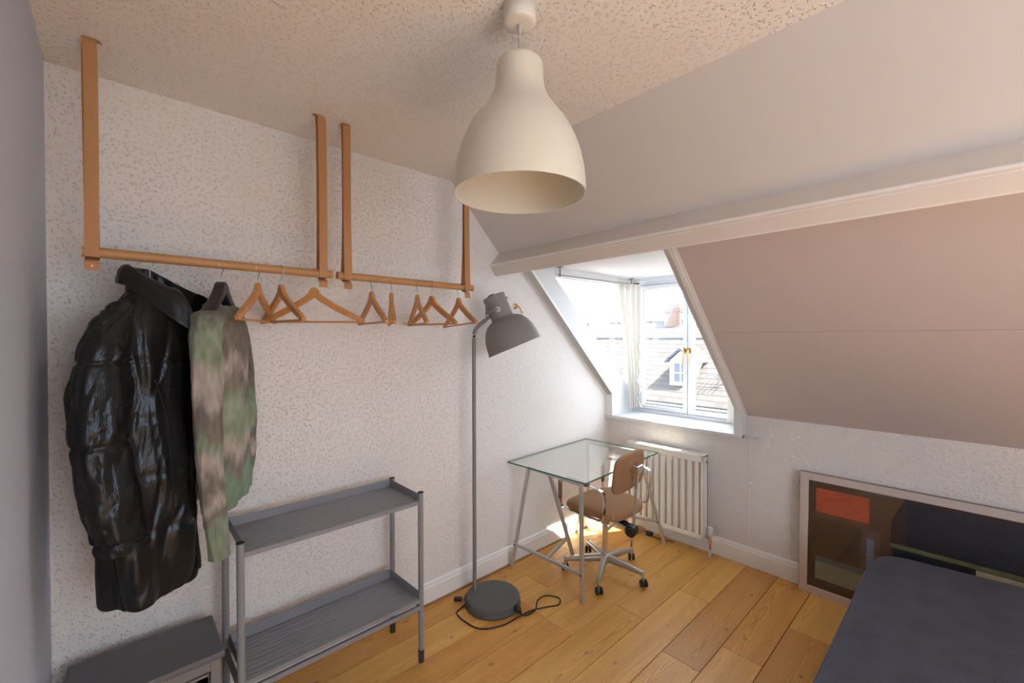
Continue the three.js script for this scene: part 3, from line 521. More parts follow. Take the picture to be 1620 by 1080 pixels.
// ================================================================ radiator with its valve and pipes
{
  const x0 = 0.255, x1 = 0.872, y0 = 0.115, y1 = 0.712, zf = 0.128, zb = 0.05, cx = (x0 + x1) / 2;
  const t = thing('radiator', 'cream ribbed panel radiator under the dormer window', 'radiator', [cx, 0, 0]);
  const a = x0 - cx, b = x1 - cx;
  const panel = obj('panel', [bx(a, b, y0, y1 - 0.012, zf - 0.03, zf - 0.024, 0.002), bx(a, b, y1 - 0.05, y1 - 0.012, zf - 0.012, zf, 0.004), bx(a, b, y0, y0 + 0.035, zf - 0.012, zf, 0.004), bx(a, a + 0.018, y0, y1 - 0.014, zf - 0.012, zf, 0.004), bx(b - 0.018, b, y0, y1 - 0.014, zf - 0.012, zf, 0.004)], M.radiator, t);
  const n = 11, p = (b - a - 0.05) / n;
  for (let i = 0; i < n; i++) { const x = a + 0.025 + p * (i + 0.5); obj('rib', new RoundedBoxGeometry(p * 0.6, y1 - y0 - 0.075, 0.026, 4, 0.011).translate(x, (y0 + y1) / 2 - 0.008, zf - 0.015), M.radiator, panel); }
  obj('back_panel', [bx(a, b, y0, y1 - 0.012, zb, zb + 0.008)], M.radiator, t);
  for (const x of [a, b - 0.003]) obj('side_panel', bx(x, x + 0.003, y0 + 0.01, y1 - 0.002, zb, zf - 0.004), M.radiator, t);
  obj('top_frame', [bx(a, b, y1 - 0.014, y1, zb, zb + 0.012, 0.003), bx(a, b, y1 - 0.014, y1, zf - 0.014, zf, 0.004), bx(a, a + 0.02, y1 - 0.012, y1 - 0.001, zb, zf), bx(b - 0.02, b, y1 - 0.012, y1 - 0.001, zb, zf), bx(cx - cx - 0.01, 0.01, y1 - 0.012, y1 - 0.001, zb, zf)], M.radiator, t);
  const sl_ = []; for (let i = 0; i < 58; i++) { const x = a + 0.022 + i * 0.01; sl_.push(bx(x, x + 0.004, y1 - 0.01, y1 - 0.002, zb + 0.01, zf - 0.01)); }
  sl_.push(bx(a + 0.02, b - 0.02, y1 - 0.01, y1 - 0.002, 0.085, 0.093)); obj('grille', sl_, M.radiator, t);
  obj('convector', bx(a + 0.02, b - 0.02, y0 + 0.02, y1 - 0.03, zb + 0.02, zf - 0.03), M.grille, t);
  obj('bleed_plug', [bar([b, y1 - 0.05, 0.08], [b + 0.008, y1 - 0.05, 0.08], 0.01), bar([b + 0.006, y1 - 0.05, 0.08], [b + 0.016, y1 - 0.05, 0.08], 0.004)], M.steel, t);
  const v = new THREE.Group(); v.name = 'valve'; t.add(v); const vx = 0.032 + b;
  obj('valve_head', lathe([[0, 0.212], [0.019, 0.21], [0.021, 0.2], [0.0205, 0.16], [0.017, 0.152], [0, 0.152]], 28).translate(vx, 0, 0.085), M.white, v);
  obj('valve_body', [bar([vx, 0.11, 0.085], [vx, 0.152, 0.085], 0.009), bar([b - 0.01, 0.135, 0.085], [vx, 0.135, 0.085], 0.009), bar([vx - 0.018, 0.135, 0.085], [vx - 0.008, 0.135, 0.085], 0.014, 0.014, 6), bar([vx, 0.102, 0.085], [vx, 0.116, 0.085], 0.0125, 0.0125, 6)], M.steel, v);
  obj('pipe', bar([vx, 0.0, 0.085], [vx, 0.11, 0.085], 0.0075), M.copper, v); obj('pipe_sleeve', bar([vx, 0.0, 0.085], [vx, 0.055, 0.085], 0.0085), M.white, v);
  obj('pipe', bar([a - 0.02, 0.0, 0.085], [a - 0.02, 0.12, 0.085], 0.0075), M.copper, t); obj('tail', bar([a - 0.02, 0.135, 0.085], [a + 0.01, 0.135, 0.085], 0.009), M.steel, t); obj('lockshield', bar([a - 0.02, 0.11, 0.085], [a - 0.02, 0.17, 0.085], 0.012), M.white, t);
}
{ const t = thing('extension_lead', 'small black plug and brown cable on the floor under the radiator', 'cable', [0.43, 0, 0.07]);
  obj('cable', tube([[-0.16, 0.006, 0.02], [-0.1, 0.035, 0.01], [-0.04, 0.04, 0.02], [0.0, 0.012, 0.035], [0.08, 0.006, 0.03], [0.2, 0.006, 0.0]], 0.005, 60, 8), S({ color: lin(0.2, 0.1, 0.05), roughness: 0.6 }), t);
  obj('plug', new RoundedBoxGeometry(0.05, 0.035, 0.035, 3, 0.008).translate(0.015, 0.018, 0.03), M.black, t); }

// ================================================================ framed print leaning on the knee wall
{
  const w = 1.14, h = 0.722, x0 = 1.434, t = thing('framed_print', 'wide framed print in a silver frame leaning on the low wall behind the bed', 'picture', [x0 + w / 2, 0.0, 0.078]); t.rotation.x = -2.2 * D;
  const a = -w / 2, b = w / 2, f = 0.044;
  const mit = (pts) => prismZ(pts, -0.022, 0, 0.002);
  obj('frame', [mit([[a, 0], [b, 0], [b - f, f], [a + f, f]]), mit([[a, h], [a + f, h - f], [b - f, h - f], [b, h]]), mit([[a, 0], [a + f, f], [a + f, h - f], [a, h]]), mit([[b, 0], [b, h], [b - f, h - f], [b - f, f]])], M.frame, t);
  obj('frame_edge', [bx(a - 0.002, a + 0.003, 0, h, -0.024, -0.0005), bx(b - 0.003, b + 0.002, 0, h, -0.024, -0.0005), bx(a, b, h - 0.003, h + 0.002, -0.024, -0.0005), bx(a, b, 0, 0.003, -0.024, -0.0005)], M.frameSide, t);
  // a plain composition of colour fields
  const cv = document.createElement('canvas'); cv.width = 1500; cv.height = 900; const c = cv.getContext('2d');
  const R = (col, x, y, W, Hh) => { c.fillStyle = col; c.fillRect(x * 1500, y * 900, W * 1500, Hh * 900); };
  const poly = (col, ...p) => { c.fillStyle = col; c.beginPath(); p.forEach(([x, y], i) => i ? c.lineTo(x * 1500, y * 900) : c.moveTo(x * 1500, y * 900)); c.fill(); };
  R('#3a251e', 0, 0, 1, 1); R('#3d2520', 0.04, 0.06, 0.4, 0.85); R('#24222b', 0.42, 0.04, 0.56, 0.4);
  R('#b4452c', 0.04, 0.07, 0.235, 0.22); R('#5a2c26', 0.04, 0.29, 0.235, 0.05); R('#33261f', 0.04, 0.34, 0.2, 0.36); R('#52403a', 0.24, 0.34, 0.08, 0.36);
  R('#66768a', 0.265, 0.42, 0.03, 0.26); R('#59656d', 0.04, 0.7, 0.3, 0.05); R('#8b9480', 0.04, 0.75, 0.3, 0.16);
  R('#14141a', 0.36, 0.44, 0.3, 0.47); R('#bba98a', 0.66, 0.44, 0.2, 0.47); R('#6d6d49', 0.36, 0.4, 0.5, 0.035); R('#b8862e', 0.86, 0.55, 0.1, 0.3);
  const img = c.getImageData(0, 0, 1500, 900).data;
  const pt = tex(1000, 600, (x, y) => { const X = Math.floor(x * 1.5), Y = Math.floor((599 - y) * 1.5), i = (Y * 1500 + X) * 4, n = 1 + 0.12 * N(x / 40, y / 9, 3) + 0.05 * (rnd() - 0.5); return [img[i] / 255 * n, img[i + 1] / 255 * n, img[i + 2] / 255 * n]; }, { srgb: true });
  pt.wrapS = pt.wrapT = THREE.ClampToEdgeWrapping;
  const pg = new THREE.PlaneGeometry(w - 2 * f + 0.01, h - 2 * f + 0.01); pg.translate(0, h / 2, -0.012);
  obj('print', pg, S({ map: pt, roughness: 0.6 }), t);
  obj('glazing', bx(a + f - 0.003, b - f + 0.003, f - 0.003, h - f + 0.003, -0.009, -0.007), M.glass, t);
  obj('backing', bx(a + 0.01, b - 0.01, 0.01, h - 0.01, -0.022, -0.014), M.rubber, t);
}

// ================================================================ bed with a dark fabric mattress
{
  const t = thing('bed', 'low bed with a dark navy grey fabric mattress in the near right corner', 'bed', [2.285, 0, 1.13]);
  const w = 0.47, l = 0.86;
  const mat = grid(96, 24, (u, v) => { const q = u * 2 * PI, cc = Math.cos(q), ss = Math.sin(q), ex = 0.2; const px = Math.sign(cc) * Math.pow(Math.abs(cc), ex), pz = Math.sign(ss) * Math.pow(Math.abs(ss), ex), W = v * PI;
    const r = 1 - (1 - Math.pow(Math.sin(W), 0.25)) * 1.0, h = Math.sign(Math.cos(W)) * Math.pow(Math.abs(Math.cos(W)), 0.3), rc = Math.min(1, Math.max(0, Math.sin(W)) > 0.35 ? 1 - 0.035 * (1 - Math.sin(W)) : Math.sin(W) / 0.35 * 0.977); const x = px * rc * w, z = pz * rc * l; return [x, 0.37 + h * 0.1 + (h > 0 ? 0.006 * N(x * 3, z * 3, 1) + 0.035 * x : 0), z, x * 1, z * 1]; }, true);
  const m = obj('mattress', mat, M.navy, t);
  const seam = (y, k) => { const pts = []; for (let i = 0; i < 64; i++) { const q = i / 64 * 2 * PI, cc = Math.cos(q), ss = Math.sin(q); const x = Math.sign(cc) * Math.pow(Math.abs(cc), 0.2) * w * 0.995, z = Math.sign(ss) * Math.pow(Math.abs(ss), 0.2) * l * 0.998; pts.push([x, y + k * x, z]); } return tube(pts, 0.0035, 260, 6, true); };
  obj('piping', seam(0.445, 0.032), S({ color: lin(0.16, 0.165, 0.2), roughness: 1 }), m);
  obj('bed_base', bx(-w + 0.02, w - 0.02, 0.08, 0.26, -l + 0.02, l - 0.02, 0.01), M.navy, t);
  for (const x of [-0.4, 0.4]) for (const z of [-0.8, 0.8]) obj('leg', bar([x, 0, z], [x, 0.09, z], 0.02, 0.025), M.black, t);
}

// ================================================================ curtains, rod and brackets
{
  const t = thing('curtain_rod', 'thin dark metal curtain rod on ceiling brackets across the left dormer glass', 'curtain rod', [0.1, 2.06, 0.3]);
  const y = -0.075;
  obj('rod', bar([-0.005, y + 0.015, 0.47], [0.0, y + 0.028, -0.5], 0.0042), M.lampGrey, t);
  for (const z of [0.455, -0.49]) { const x = z > 0 ? 0 : 0.005; const b = obj('bracket', [bx(x - 0.022, x + 0.022, -0.006, 0, z - 0.011, z + 0.011, 0.002), bar([x, y + 0.01, z], [x, 0, z], 0.0055)], M.lampGrey, t); obj('ring', [new THREE.TorusGeometry(0.008, 0.003, 8, 16).translate(x, y + 0.014, z)], M.lampGrey, b); }
}
function curtain(label, at, turn, width, pleats, H, mat, taper, drift, ruffle) {
  const t = thing('curtain', label, 'curtain', at, turn);
  const f = (u, v) => { const s = u * pleats * 2 * PI, k = mix(1, taper, smooth(0.0, 1, v)), r = smooth(0.86, 1, u) * ruffle * smooth(0.35, 0.5, v); const tri = Math.abs(((v * 7) % 1) - 0.5) * 2;
    const amp = 0.016 * (0.8 + 0.4 * v) * (0.8 + 0.5 * N(u * 7, v * 1.2, 4));
    return [(u - 0.5) * width * k + drift * v + 0.004 * Math.sin(s * 2 + v * 2) + 0.005 * N(u * 4, v * 3, 2) + 0.05 * r * (tri - 0.5), -v * H + 0.02 * N(u * 3, 1, 8) * v, amp * Math.sin(s + 0.5 * Math.sin(v * 2.6)) + 0.012 * N(u * 3, v * 3.5, 9) + 0.02 * r * (tri - 0.4)]; };
  obj('cloth', grid(150, 80, f), mat, t);
  obj('heading', grid(150, 3, (u, v) => { const p = f(u, v * 0.035); return [p[0], p[1] + 0.012, p[2] * 1.05 + 0.002]; }), mat, t);
}
curtain('cream cotton curtain gathered with a ruffled edge in the left corner of the dormer window', [0.115, 1.995, -0.14], 66 * D, 0.24, 4.5, 1.06, M.cotton, 0.42, 0.05, 1);
curtain('white curtain edge in the right corner of the dormer, half hidden by the slope', [0.965, 1.99, -0.235], -14 * D, 0.13, 4.5, 1.09, M.cotton, 1.05, 0, 0);

// ================================================================ clothes
// a tube with its own width and depth at each height; rows are [y, halfWidth, halfDepth, x, z]
function loft(rows, nu, nv, fold, uvs = [1, 1]) {
  const cs = [0, 1, 2, 3, 4].map((k) => new THREE.CatmullRomCurve3(rows.map((r, i) => V3(i / (rows.length - 1), r[k], 0)), false, 'centripetal'));
  return grid(nu, nv, (u, v) => { const q = u * 2 * PI, [y, a, b, x, z] = cs.map((c) => c.getPoint(v).y), c = Math.cos(q), s = Math.sin(q), d = fold(q, y, c, s);
    return [x + c * (a + d), y + (d ? 0.15 * d * N(c * 2, y * 5) : 0), z + s * (b + d), u * uvs[0], y * uvs[1]]; }, true);
}
{
  const t = thing('leather_jacket', 'long black leather jacket with puffed sleeves hanging on the left rail', 'jacket', [RX, RY, 3.059], 150 * D);
  const fold = (q, y, c, s) => { const k = smooth(-0.2, -0.9, y);
    return 0.014 * k * Math.sin(q * 5 + 2 * Math.sin(y * 3)) - 0.008 * Math.pow(Math.max(0, 1 - 5 * Math.abs(N(c * 1.8 + 7, s * 1.8 + y * 1.5, y * 3.2))), 2) + 0.012 * N(c * 2.0 + 4, s * 2.0, y * 2.6) + 0.006 * N(c * 4, s * 4 + y * 2, y * 6) - [-0.34, -0.52, -0.7, -0.88].reduce((a, m) => a + 0.006 * Math.exp(-((y - m) ** 2) / 0.00005) - 0.003 * Math.exp(-((y - m) ** 2) / 0.003), 0); };
  obj('body', loft([[-0.105, 0.05, 0.045, 0, -0.005], [-0.125, 0.085, 0.06, 0, 0], [-0.155, 0.118, 0.075, 0, 0], [-0.2, 0.152, 0.09, 0, 0.0], [-0.27, 0.165, 0.1, 0, 0.005], [-0.45, 0.158, 0.105, 0, 0.005], [-0.7, 0.152, 0.11, -0.005, 0.005], [-0.95, 0.16, 0.115, -0.012, 0.005], [-1.08, 0.158, 0.11, -0.014, 0.005], [-1.105, 0.15, 0.1, -0.014, 0.005], [-1.09, 0.14, 0.09, -0.014, 0.005]], 120, 230, fold, [3, 3]), M.leather, t);
  const sleeve = (pts, rad, seam) => {   // swept tube that swells between gathered seams
    const cv = new THREE.CatmullRomCurve3(pts.map((p) => V3(...p))), rc = new THREE.CatmullRomCurve3(rad.map(([v, r]) => V3(v, r, 0)), false, 'centripetal');
    const R = (v) => { for (let i = 0; i < rad.length - 1; i++) if (v <= rad[i + 1][0]) { const k = (v - rad[i][0]) / (rad[i + 1][0] - rad[i][0]); return mix(rad[i][1], rad[i + 1][1], k * k * (3 - 2 * k)); } return rad[rad.length - 1][1]; };
    return grid(72, 190, (u, v) => { const q = u * 2 * PI, p = cv.getPoint(v), c = Math.cos(q), s = Math.sin(q); let g = 0; for (const m of seam) { const dv = Math.abs(v - m); g += Math.exp(-dv * dv / 0.0035) * 0.0028 * Math.sin(q * 13 + m * 20) * smooth(0, 0.03, dv) - 0.007 * Math.exp(-dv * dv / 0.00006); }
      const r = R(v) + g + 0.009 * N(c * 1.8 + v * 3, s * 1.8 + v * 5, v * 5 + 3) + 0.003 * N(c * 4, s * 4 + v * 10, v * 9) - 0.004 * Math.pow(Math.max(0, 1 - 6 * Math.abs(N(c * 2.5 + v * 5, s * 2.5 - v * 4, v * 7 + 8))), 2); return [p.x + c * r, p.y + 0.25 * r * c * (1 - v) * (v < 0.1 ? -1 : 0), p.z + s * r * 0.78, u * 2, v * 2]; }, true);
  };
  const nearR = [[0, 0.02], [0.07, 0.045], [0.2, 0.066], [0.32, 0.079], [0.365, 0.077], [0.48, 0.086], [0.585, 0.083], [0.63, 0.08], [0.78, 0.083], [0.93, 0.079], [0.97, 0.078], [1, 0.077]];
  const s1 = obj('sleeve', sleeve([[-0.1, -0.15, -0.005], [-0.145, -0.23, -0.02], [-0.18, -0.37, -0.03], [-0.195, -0.55, -0.028], [-0.185, -0.75, -0.008], [-0.168, -0.9, 0.012]], nearR, [0.365, 0.63, 0.955]), M.leather, t);
  obj('sleeve', sleeve([[0.125, -0.145, 0], [0.165, -0.21, 0.0], [0.18, -0.36, -0.005], [0.18, -0.55, -0.01], [0.165, -0.72, -0.005], [0.155, -0.82, 0]], nearR.map(([v, r]) => [v, r * 0.8]), [0.365, 0.63, 0.955]), M.leather, t);
  // raised seam down the near sleeve
  obj('seam', [tube([[-0.145, -0.4, 0.085], [-0.135, -0.5, 0.105], [-0.128, -0.62, 0.115], [-0.118, -0.76, 0.118], [-0.112, -0.87, 0.11]], 0.0022, 40, 6)], M.leather, s1);
  // collar folded over, open at the front
  const collar = (u, v) => { const ph = mix(-0.78, 0.78, u) * PI, f = Math.abs(u - 0.5) * 2, c = Math.sin(ph), s = -Math.cos(ph), far = u > 0.5 ? 1 : 0;   // c: sideways, s: front is +
    const fr = smooth(0.35, 1, f), up = Math.min(1, v / 0.5), over = Math.max(0, (v - 0.5) / 0.5);
    const r0 = mix(0.058, 0.056, up) + 0.026 * Math.sin(over * PI / 2) + 0.005 * N(c * 4, s * 4, v * 4);
    const h = mix(-0.135, -0.032, Math.sin(up * PI / 2)) - fr * (0.03 * (1 - up) + 0.075 * up) - (0.06 + 0.05 * fr) * over * over - 0.035 * fr * fr * over;
    const out = fr * (0.025 + 0.05 * over + 0.03 * up * fr); return [c * r0 * 1.15 + far * fr * 0.03, h - 0.01 * far * fr, s * r0 + out * (1 + 0.35 * far), u * 2, v]; };
  obj('collar', grid(80, 30, collar), M.leather, t);
  // front edge with zip, turned out at the hem
  const edge = (dx, dz, y0, y1) => grid(6, 60, (u, v) => { const y = mix(y0, y1, v), w = 0.05 * (0.8 + 0.25 * v); return [-0.02 + dx + u * w + 0.012 * Math.sin(v * 5 + 1) + 0.018 * v * v, y, 0.112 + dz + 0.022 * v + 0.014 * Math.sin(u * PI) - 0.06 * u * u + 0.006 * N(u * 3, v * 9), u, v * 3]; });
  obj('front_edge', [edge(0, 0, -0.21, -1.07), edge(0.05, -0.03, -0.23, -1.085)], M.leather, t);
  const zp = []; for (let i = 0; i <= 20; i++) { const v = i / 20; zp.push([0.035 + 0.012 * Math.sin(v * 5 + 1) + 0.018 * v * v + (v > 0.93 ? 0.02 * (v - 0.93) / 0.07 : 0), mix(-0.28, -1.085, v), 0.088 + 0.02 * v]); }
  obj('zip', tube(zp, 0.003, 100, 6), M.black, t);
  obj('zip_pull', flat([0.07, -1.05, 0.095], [0.083, -1.1, 0.115], 0.006, 0.003), M.silver, t);
  obj('pocket_flap', [grid(12, 8, (u, v) => [-0.03 + u * 0.09, -0.66 - v * 0.018 - 0.02 * u, 0.118 - 0.02 * u * u + 0.003 * Math.sin(v * PI), u, v])], M.leather, t);
  obj('seam', [tube([[-0.1, -0.43, 0.092], [-0.03, -0.435, 0.112], [0.05, -0.44, 0.112], [0.1, -0.445, 0.095]], 0.0018, 30, 6)], M.leather, t);
}
{
  const t = thing('knit_sweater', 'soft tie-dyed sweater in green, brown and beige on the black hanger', 'sweater', [RX, RY, 2.857], 152 * D);
  const C = { b: [0.15, 0.125, 0.1], d: [0.1, 0.088, 0.075], p: [0.46, 0.39, 0.345], g: [0.235, 0.3, 0.2], G: [0.14, 0.24, 0.15], h: [0.17, 0.175, 0.135] };
  const col = (stops, y) => { for (let i = 0; i < stops.length - 1; i++) if (y >= stops[i + 1][0]) { const k = clamp((stops[i][0] - y) / (stops[i][0] - stops[i + 1][0])), a = C[stops[i][1]], b = C[stops[i + 1][1]], q = k * k * (3 - 2 * k); return a.map((x, j) => mix(x, b[j], q)); } return C[stops[stops.length - 1][1]]; };
  const paint = (g, stops, sd) => { const p = g.attributes.position, c = []; for (let i = 0; i < p.count; i++) { const x = p.getX(i), y = p.getY(i), z = p.getZ(i), w = 0.06 * N(x * 9 + sd, y * 3, z * 9) + 0.04 * N(x * 26, y * 5 + sd, z * 22) + 0.02 * N(x * 90, y * 40, z * 90); let k = 1 + 0.3 * N(x * 60, y * 25, z * 60 + sd) + 0.2 * N(x * 8 + 3, y * 8, z * 8 + sd); const q = col(stops, y + w); const A = [0.24, 0.225, 0.185]; k *= 1.18; c.push(mix(q[0], A[0], 0.25) * k, mix(q[1], A[1], 0.25) * k, mix(q[2], A[2], 0.25) * k); } g.setAttribute('color', new THREE.Float32BufferAttribute(c, 3)); return g; };
  const knit = S({ color: lin(1, 1, 1), vertexColors: true, roughness: 1, bumpMap: weave, bumpScale: 0.0012 });
  const part = (name, g, parent = t) => { const m = new THREE.Mesh(g, knit); m.name = name; parent.add(m); return m; };
  const bodyS = [[-0.1, 'h'], [-0.24, 'b'], [-0.31, 'b'], [-0.37, 'p'], [-0.44, 'b'], [-0.52, 'g'], [-0.6, 'g'], [-0.66, 'p'], [-0.73, 'b'], [-0.8, 'G'], [-0.95, 'G']];
  const fold = (q, y, c, s) => { const k = smooth(-0.2, -0.6, y); return 0.012 * k * Math.sin(q * 4 + 1.3 + y * 3) + 0.01 * N(c * 2, s * 2, y * 3.5) + 0.004 * N(c * 6, s * 6, y * 10) + (y < -0.83 ? 0.0018 * Math.sin(q * 60) - 0.004 : 0); };
  const body = part('body', paint(loft([[-0.155, 0.062, 0.05, 0, 0], [-0.168, 0.085, 0.056, 0, 0], [-0.19, 0.14, 0.06, 0, 0], [-0.225, 0.168, 0.066, 0, 0], [-0.34, 0.165, 0.072, 0, 0.003], [-0.55, 0.15, 0.072, 0.005, 0.005], [-0.78, 0.14, 0.066, 0.01, 0.005], [-0.86, 0.132, 0.058, 0.012, 0.005], [-0.885, 0.13, 0.056, 0.012, 0.005]], 150, 170, (q, y, c, s) => fold(q, y, c, s) * smooth(-0.155, -0.2, y), [2, 2]), bodyS, 1));
  const ringY = (q) => -0.158 - 0.042 * Math.max(0, Math.sin(q)) ** 1.5;
  part('neckband', paint(grid(70, 8, (u, v) => { const q = u * 2 * PI, a = v * 2 * PI; return [Math.cos(q) * (0.066 + 0.006 * Math.cos(a)), ringY(q) + 0.011 * Math.sin(a), Math.sin(q) * (0.052 + 0.016 * Math.max(0, Math.sin(q)) + 0.006 * Math.cos(a)), u, v]; }, true), [[0, 'h'], [-1, 'h']], 2), body);
  const sleeve = (pts, rad, stops, sd) => { const cv = new THREE.CatmullRomCurve3(pts.map((p) => V3(...p)));
    return paint(grid(70, 130, (u, v) => { const q = u * 2 * PI, p = cv.getPoint(v), c = Math.cos(q), s = Math.sin(q); let i = 0; while (i < rad.length - 2 && v > rad[i + 1][0]) i++; const k = clamp((v - rad[i][0]) / (rad[i + 1][0] - rad[i][0])); const r = mix(rad[i][1], rad[i + 1][1], k * k * (3 - 2 * k)) + 0.008 * N(c * 1.7 + sd, s * 1.7, v * 6) + 0.004 * N(c * 4 + v * 8, s * 4, v * 15 + sd) + (v > 0.91 ? 0.0016 * Math.sin(q * 34) - 0.004 : 0); return [p.x + c * r, p.y, p.z + s * r * 0.8, u, v * 3]; }, true), stops, sd); };
  const nearS = [[-0.1, 'h'], [-0.21, 'h'], [-0.255, 'g'], [-0.32, 'g'], [-0.4, 'p'], [-0.47, 'p'], [-0.54, 'b'], [-0.6, 'b'], [-0.65, 'g'], [-0.69, 'p'], [-0.76, 'b'], [-0.82, 'p'], [-0.86, 'b'], [-0.9, 'g'], [-1.1, 'g']];
  part('sleeve', sleeve([[-0.11, -0.175, 0], [-0.15, -0.2, 0.01], [-0.185, -0.3, 0.02], [-0.195, -0.5, 0.025], [-0.185, -0.75, 0.03], [-0.165, -1.01, 0.045]], [[0, 0.016], [0.07, 0.042], [0.2, 0.056], [0.5, 0.053], [0.8, 0.046], [0.9, 0.042], [1, 0.038]], nearS, 5));
  part('sleeve', sleeve([[0.11, -0.185, 0], [0.16, -0.22, 0.0], [0.18, -0.33, 0.005], [0.205, -0.46, 0.01], [0.175, -0.6, 0.03], [0.15, -0.74, 0.035], [0.145, -0.87, 0.03]], [[0, 0.016], [0.08, 0.038], [0.3, 0.046], [0.5, 0.044], [0.8, 0.036], [1, 0.03]], [[-0.1, 'h'], [-0.3, 'b'], [-0.4, 'd'], [-0.46, 'b'], [-0.5, 'G'], [-0.58, 'g'], [-0.63, 'd'], [-0.68, 'p'], [-0.72, 'b'], [-0.78, 'G'], [-1, 'G']], 9));
}

// ================================================================ outside: the terraces across the street
{
  const tile = (r, g, b) => tex(256, 256, (x, y) => { const row = Math.floor(y / 32), c = Math.floor((x + (row % 2) * 16) / 32), k = Math.sin(row * 12.9 + c * 78.2) * 43758.5, q = k - Math.floor(k), gap = y % 32 < 5 ? 0.6 : ((x + (row % 2) * 16) % 32 < 2 ? 0.8 : 1), n = (0.82 + 0.3 * q) * gap; return [r * n, g * n, b * n]; }, { srgb: true, rep: [0.42, 0.42] });
  const brickT = tex(256, 256, (x, y) => { const row = Math.floor(y / 16), c = Math.floor((x + (row % 2) * 16) / 32), k = Math.sin(row * 91.7 + c * 17.3) * 9871.3, q = k - Math.floor(k), m = y % 16 < 3 || (x + (row % 2) * 16) % 32 < 3; return m ? [0.55, 0.52, 0.48] : [0.36 + 0.12 * q, 0.25 + 0.08 * q, 0.21 + 0.06 * q]; }, { srgb: true, rep: [0.9, 0.9] });
  const roofA = S({ map: tile(0.275, 0.255, 0.241), roughness: 0.9 }), roofB = S({ map: tile(0.290, 0.269, 0.261), roughness: 0.9 }), slate = S({ map: tile(0.3, 0.31, 0.36), roughness: 0.8 }), brick = S({ map: brickT, roughness: 0.9 }), lead = S({ color: lin(0.09, 0.09, 0.1), roughness: 0.6 }), pot = S({ color: lin(0.2, 0.13, 0.1), roughness: 0.9 }), wood = S({ color: lin(0.6, 0.6, 0.6), roughness: 0.6 }), glass = S({ color: lin(0.05, 0.06, 0.08), roughness: 0.1 });
  struct('street_ground', bx(-60, 60, -9.2, -9, -70, -0.4), S({ color: lin(0.16, 0.15, 0.14), roughness: 1 }));
  // terrace(z ridge, y ridge, z eaves, y eaves, x range)
  const plane = (x0, x1, z0, y0, z1, y1, th = 0.12) => { const g = prismX([[z0, y0], [z1, y1], [z1 - 0.08, y1 - th], [z0 - 0.08, y0 - th]], x0, x1); const L = Math.hypot(z1 - z0, y1 - y0), p = g.attributes.position, uv = g.attributes.uv; for (let i = 0; i < p.count; i++) uv.setXY(i, p.getX(i), (p.getZ(i) - z0) / (z1 - z0) * L); return g; };
  const stack = (parent, x, y0, y1, z, w, d, pots) => { const c = obj('chimney', [bx(x - w / 2, x + w / 2, y0, y1, z - d / 2, z + d / 2), bx(x - w / 2 - 0.05, x + w / 2 + 0.05, y1 - 0.22, y1 - 0.12, z - d / 2 - 0.05, z + d / 2 + 0.05), bx(x - w / 2 - 0.04, x + w / 2 + 0.04, y1 - 0.05, y1, z - d / 2 - 0.04, z + d / 2 + 0.04)], brick, parent);
    for (let i = 0; i < pots; i++) { const px = x + (i - (pots - 1) / 2) * w / pots * 0.95; obj('chimney_pot', lathe([[0.1, 0], [0.085, 0.3], [0.11, 0.34], [0.11, 0.4], [0.075, 0.4], [0.07, 0.05]], 14).translate(px, y1, z), pot, c); } return c; };
  const A = thing('terrace_house', 'long pale tiled roof of the terrace directly across the street, with a small dormer', 'house', [0, -9, -17]);
  const off = (m) => { m.position.set(0, 9, 17); return m; };
  off(obj('roof', [plane(-26, 14, -14, -1.23, -17, 1.5), plane(-26, 14, -20, -1.23, -17, 1.5)], roofA, A));
  off(obj('ridge', [bar([-26, 1.5, -17], [14, 1.5, -17], 0.09)], lead, A));
  off(obj('wall', [bx(-26, 14, -9, -1.3, -19.7, -14.25)], brick, A));
  off(obj('gutter', [bar([-26, -1.33, -13.95], [14, -1.33, -13.95], 0.07), bx(-26, 14, -1.5, -1.33, -14.1, -14.0)], lead, A));
  { const x = -6.45, z = -15.05, ry = (zz) => -1.23 + (zz + 14) * (-2.73 / 3), yb = ry(-14.75), d = obj('dormer', [bx(x - 0.5, x + 0.5, yb, yb + 1.05, -16.2, -14.75), prismZ([[x - 0.5, yb + 1.05], [x + 0.5, yb + 1.05], [x, yb + 1.5]], -16.6, -14.74)], wood, A); off(d);
    obj('dormer_roof', [flat([x - 0.68, yb + 0.98, -15.6], [x + 0.02, yb + 1.56, -15.6], 2.1, 0.07, [0, 0, 1]).clone(), prismZ([[x - 0.7, yb + 0.97], [x, yb + 1.53], [x + 0.7, yb + 0.97], [x + 0.7, yb + 1.05], [x, yb + 1.62], [x - 0.7, yb + 1.05]], -16.7, -14.6)].slice(1), slate, d);
    const f = obj('window', bx(x - 0.3, x + 0.3, yb + 0.15, yb + 0.95, -14.76, -14.73), glass, d); obj('window_bar', [bx(x - 0.02, x + 0.02, yb + 0.15, yb + 0.95, -14.74, -14.71), bx(x - 0.3, x + 0.3, yb + 0.52, yb + 0.56, -14.74, -14.71)], wood, d); }
  { const x = -4.9, z = -14.8, y = -0.3; off(obj('aerial', [bar([x, y - 0.3, z], [x, y + 0.35, z], 0.02), bar([x - 0.6, y + 0.25, z], [x + 0.5, y + 0.35, z], 0.015), ...[-0.5, -0.3, -0.1, 0.1, 0.3].map((k) => bar([x + k, y + 0.28 + k * 0.09, z - 0.25], [x + k, y + 0.28 + k * 0.09, z + 0.25], 0.012))], lead, A)); }
  const B = thing('terrace_house', 'farther terrace with brick chimney stacks, rising above the nearest roof ridge', 'house', [0, -9, -26]);
  const o2 = (m) => { m.position.set(0, 9, 26); return m; };
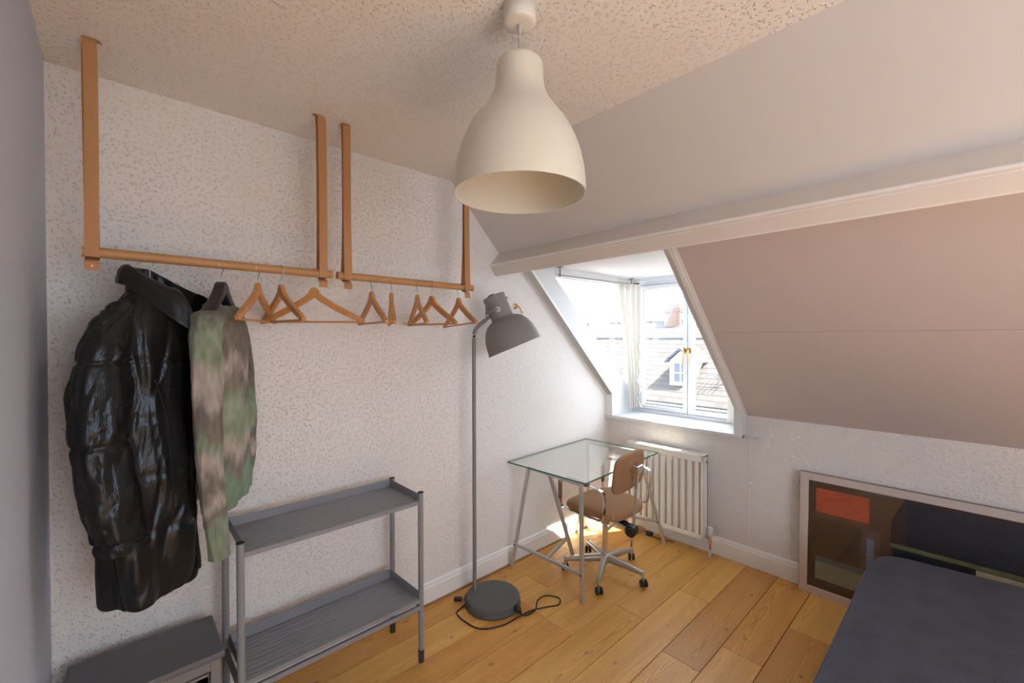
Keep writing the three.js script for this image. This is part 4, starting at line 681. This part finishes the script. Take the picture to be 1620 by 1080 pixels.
  o2(obj('roof', [plane(-30, 16, -22.5, -0.4, -26, 2.65), plane(-30, 16, -29.5, -0.4, -26, 2.65)], roofB, B)); o2(obj('wall', [bx(-30, 16, -9, -0.45, -29, -22.8)], brick, B));
  o2(obj('ridge', [bar([-30, 2.66, -26], [16, 2.66, -26], 0.08)], lead, B));
  for (const x of [-15.2, -9.6, -4.3]) o2(obj('party_wall', [prismX([[-22.4, -0.35], [-26, 2.8], [-26, 3.05], [-22.4, -0.1]], x - 0.14, x + 0.14)], slate, B));
  for (const [x, w] of [[-18.6, 1.3], [-12.3, 1.1], [-6.4, 1.0], [1.5, 1.2]]) o2(stack(B, x, 1.5, 3.5, -25.9, w, 0.7, 5));
  const Cc = thing('terrace_house', 'pale tiled roof of a house beside the terrace, seen through the left dormer glass', 'house', [-34, -9, -20]);
  const o3 = (m) => { m.position.set(34, 9, 20); return m; };
  o3(obj('roof', [plane(-42, -26.2, -15.5, -0.6, -19, 2.6), plane(-42, -26.2, -22.5, -0.6, -19, 2.6)], roofB, Cc)); o3(obj('wall', bx(-41.8, -26.3, -9, -0.6, -22, -15.8), brick, Cc)); o3(stack(Cc, -31.5, 1.6, 4.0, -19, 1.5, 0.9, 4));
  const T = thing('tree', 'pale green tree crown rising behind the roofs on the left', 'tree', [-38, -9, -31]);
  { const g = []; for (let i = 0; i < 900; i++) { const a = rnd() * 2 * PI, b = Math.acos(rr(-1, 1)), r = 2.6 * Math.cbrt(rr(0.3, 1)), s = rr(0.16, 0.32); const p = new THREE.PlaneGeometry(s, s * 1.4); p.rotateX(rr(0, 6)); p.rotateY(rr(0, 6)); p.translate(r * Math.sin(b) * Math.cos(a), 12.2 + r * Math.cos(b) * 1.1, r * Math.sin(b) * Math.sin(a)); g.push(p); }
    const f = obj('foliage', g, P({ color: lin(0.1, 0.17, 0.04), roughness: 1, transmission: 0.3, thickness: 0 }), T); f.userData.kind = 'stuff'; obj('trunk', bar([0, 0, 0], [0, 11, 0], 0.25, 0.15), pot, T); }
}

shadows(scene);
renderer.render(scene, camera);
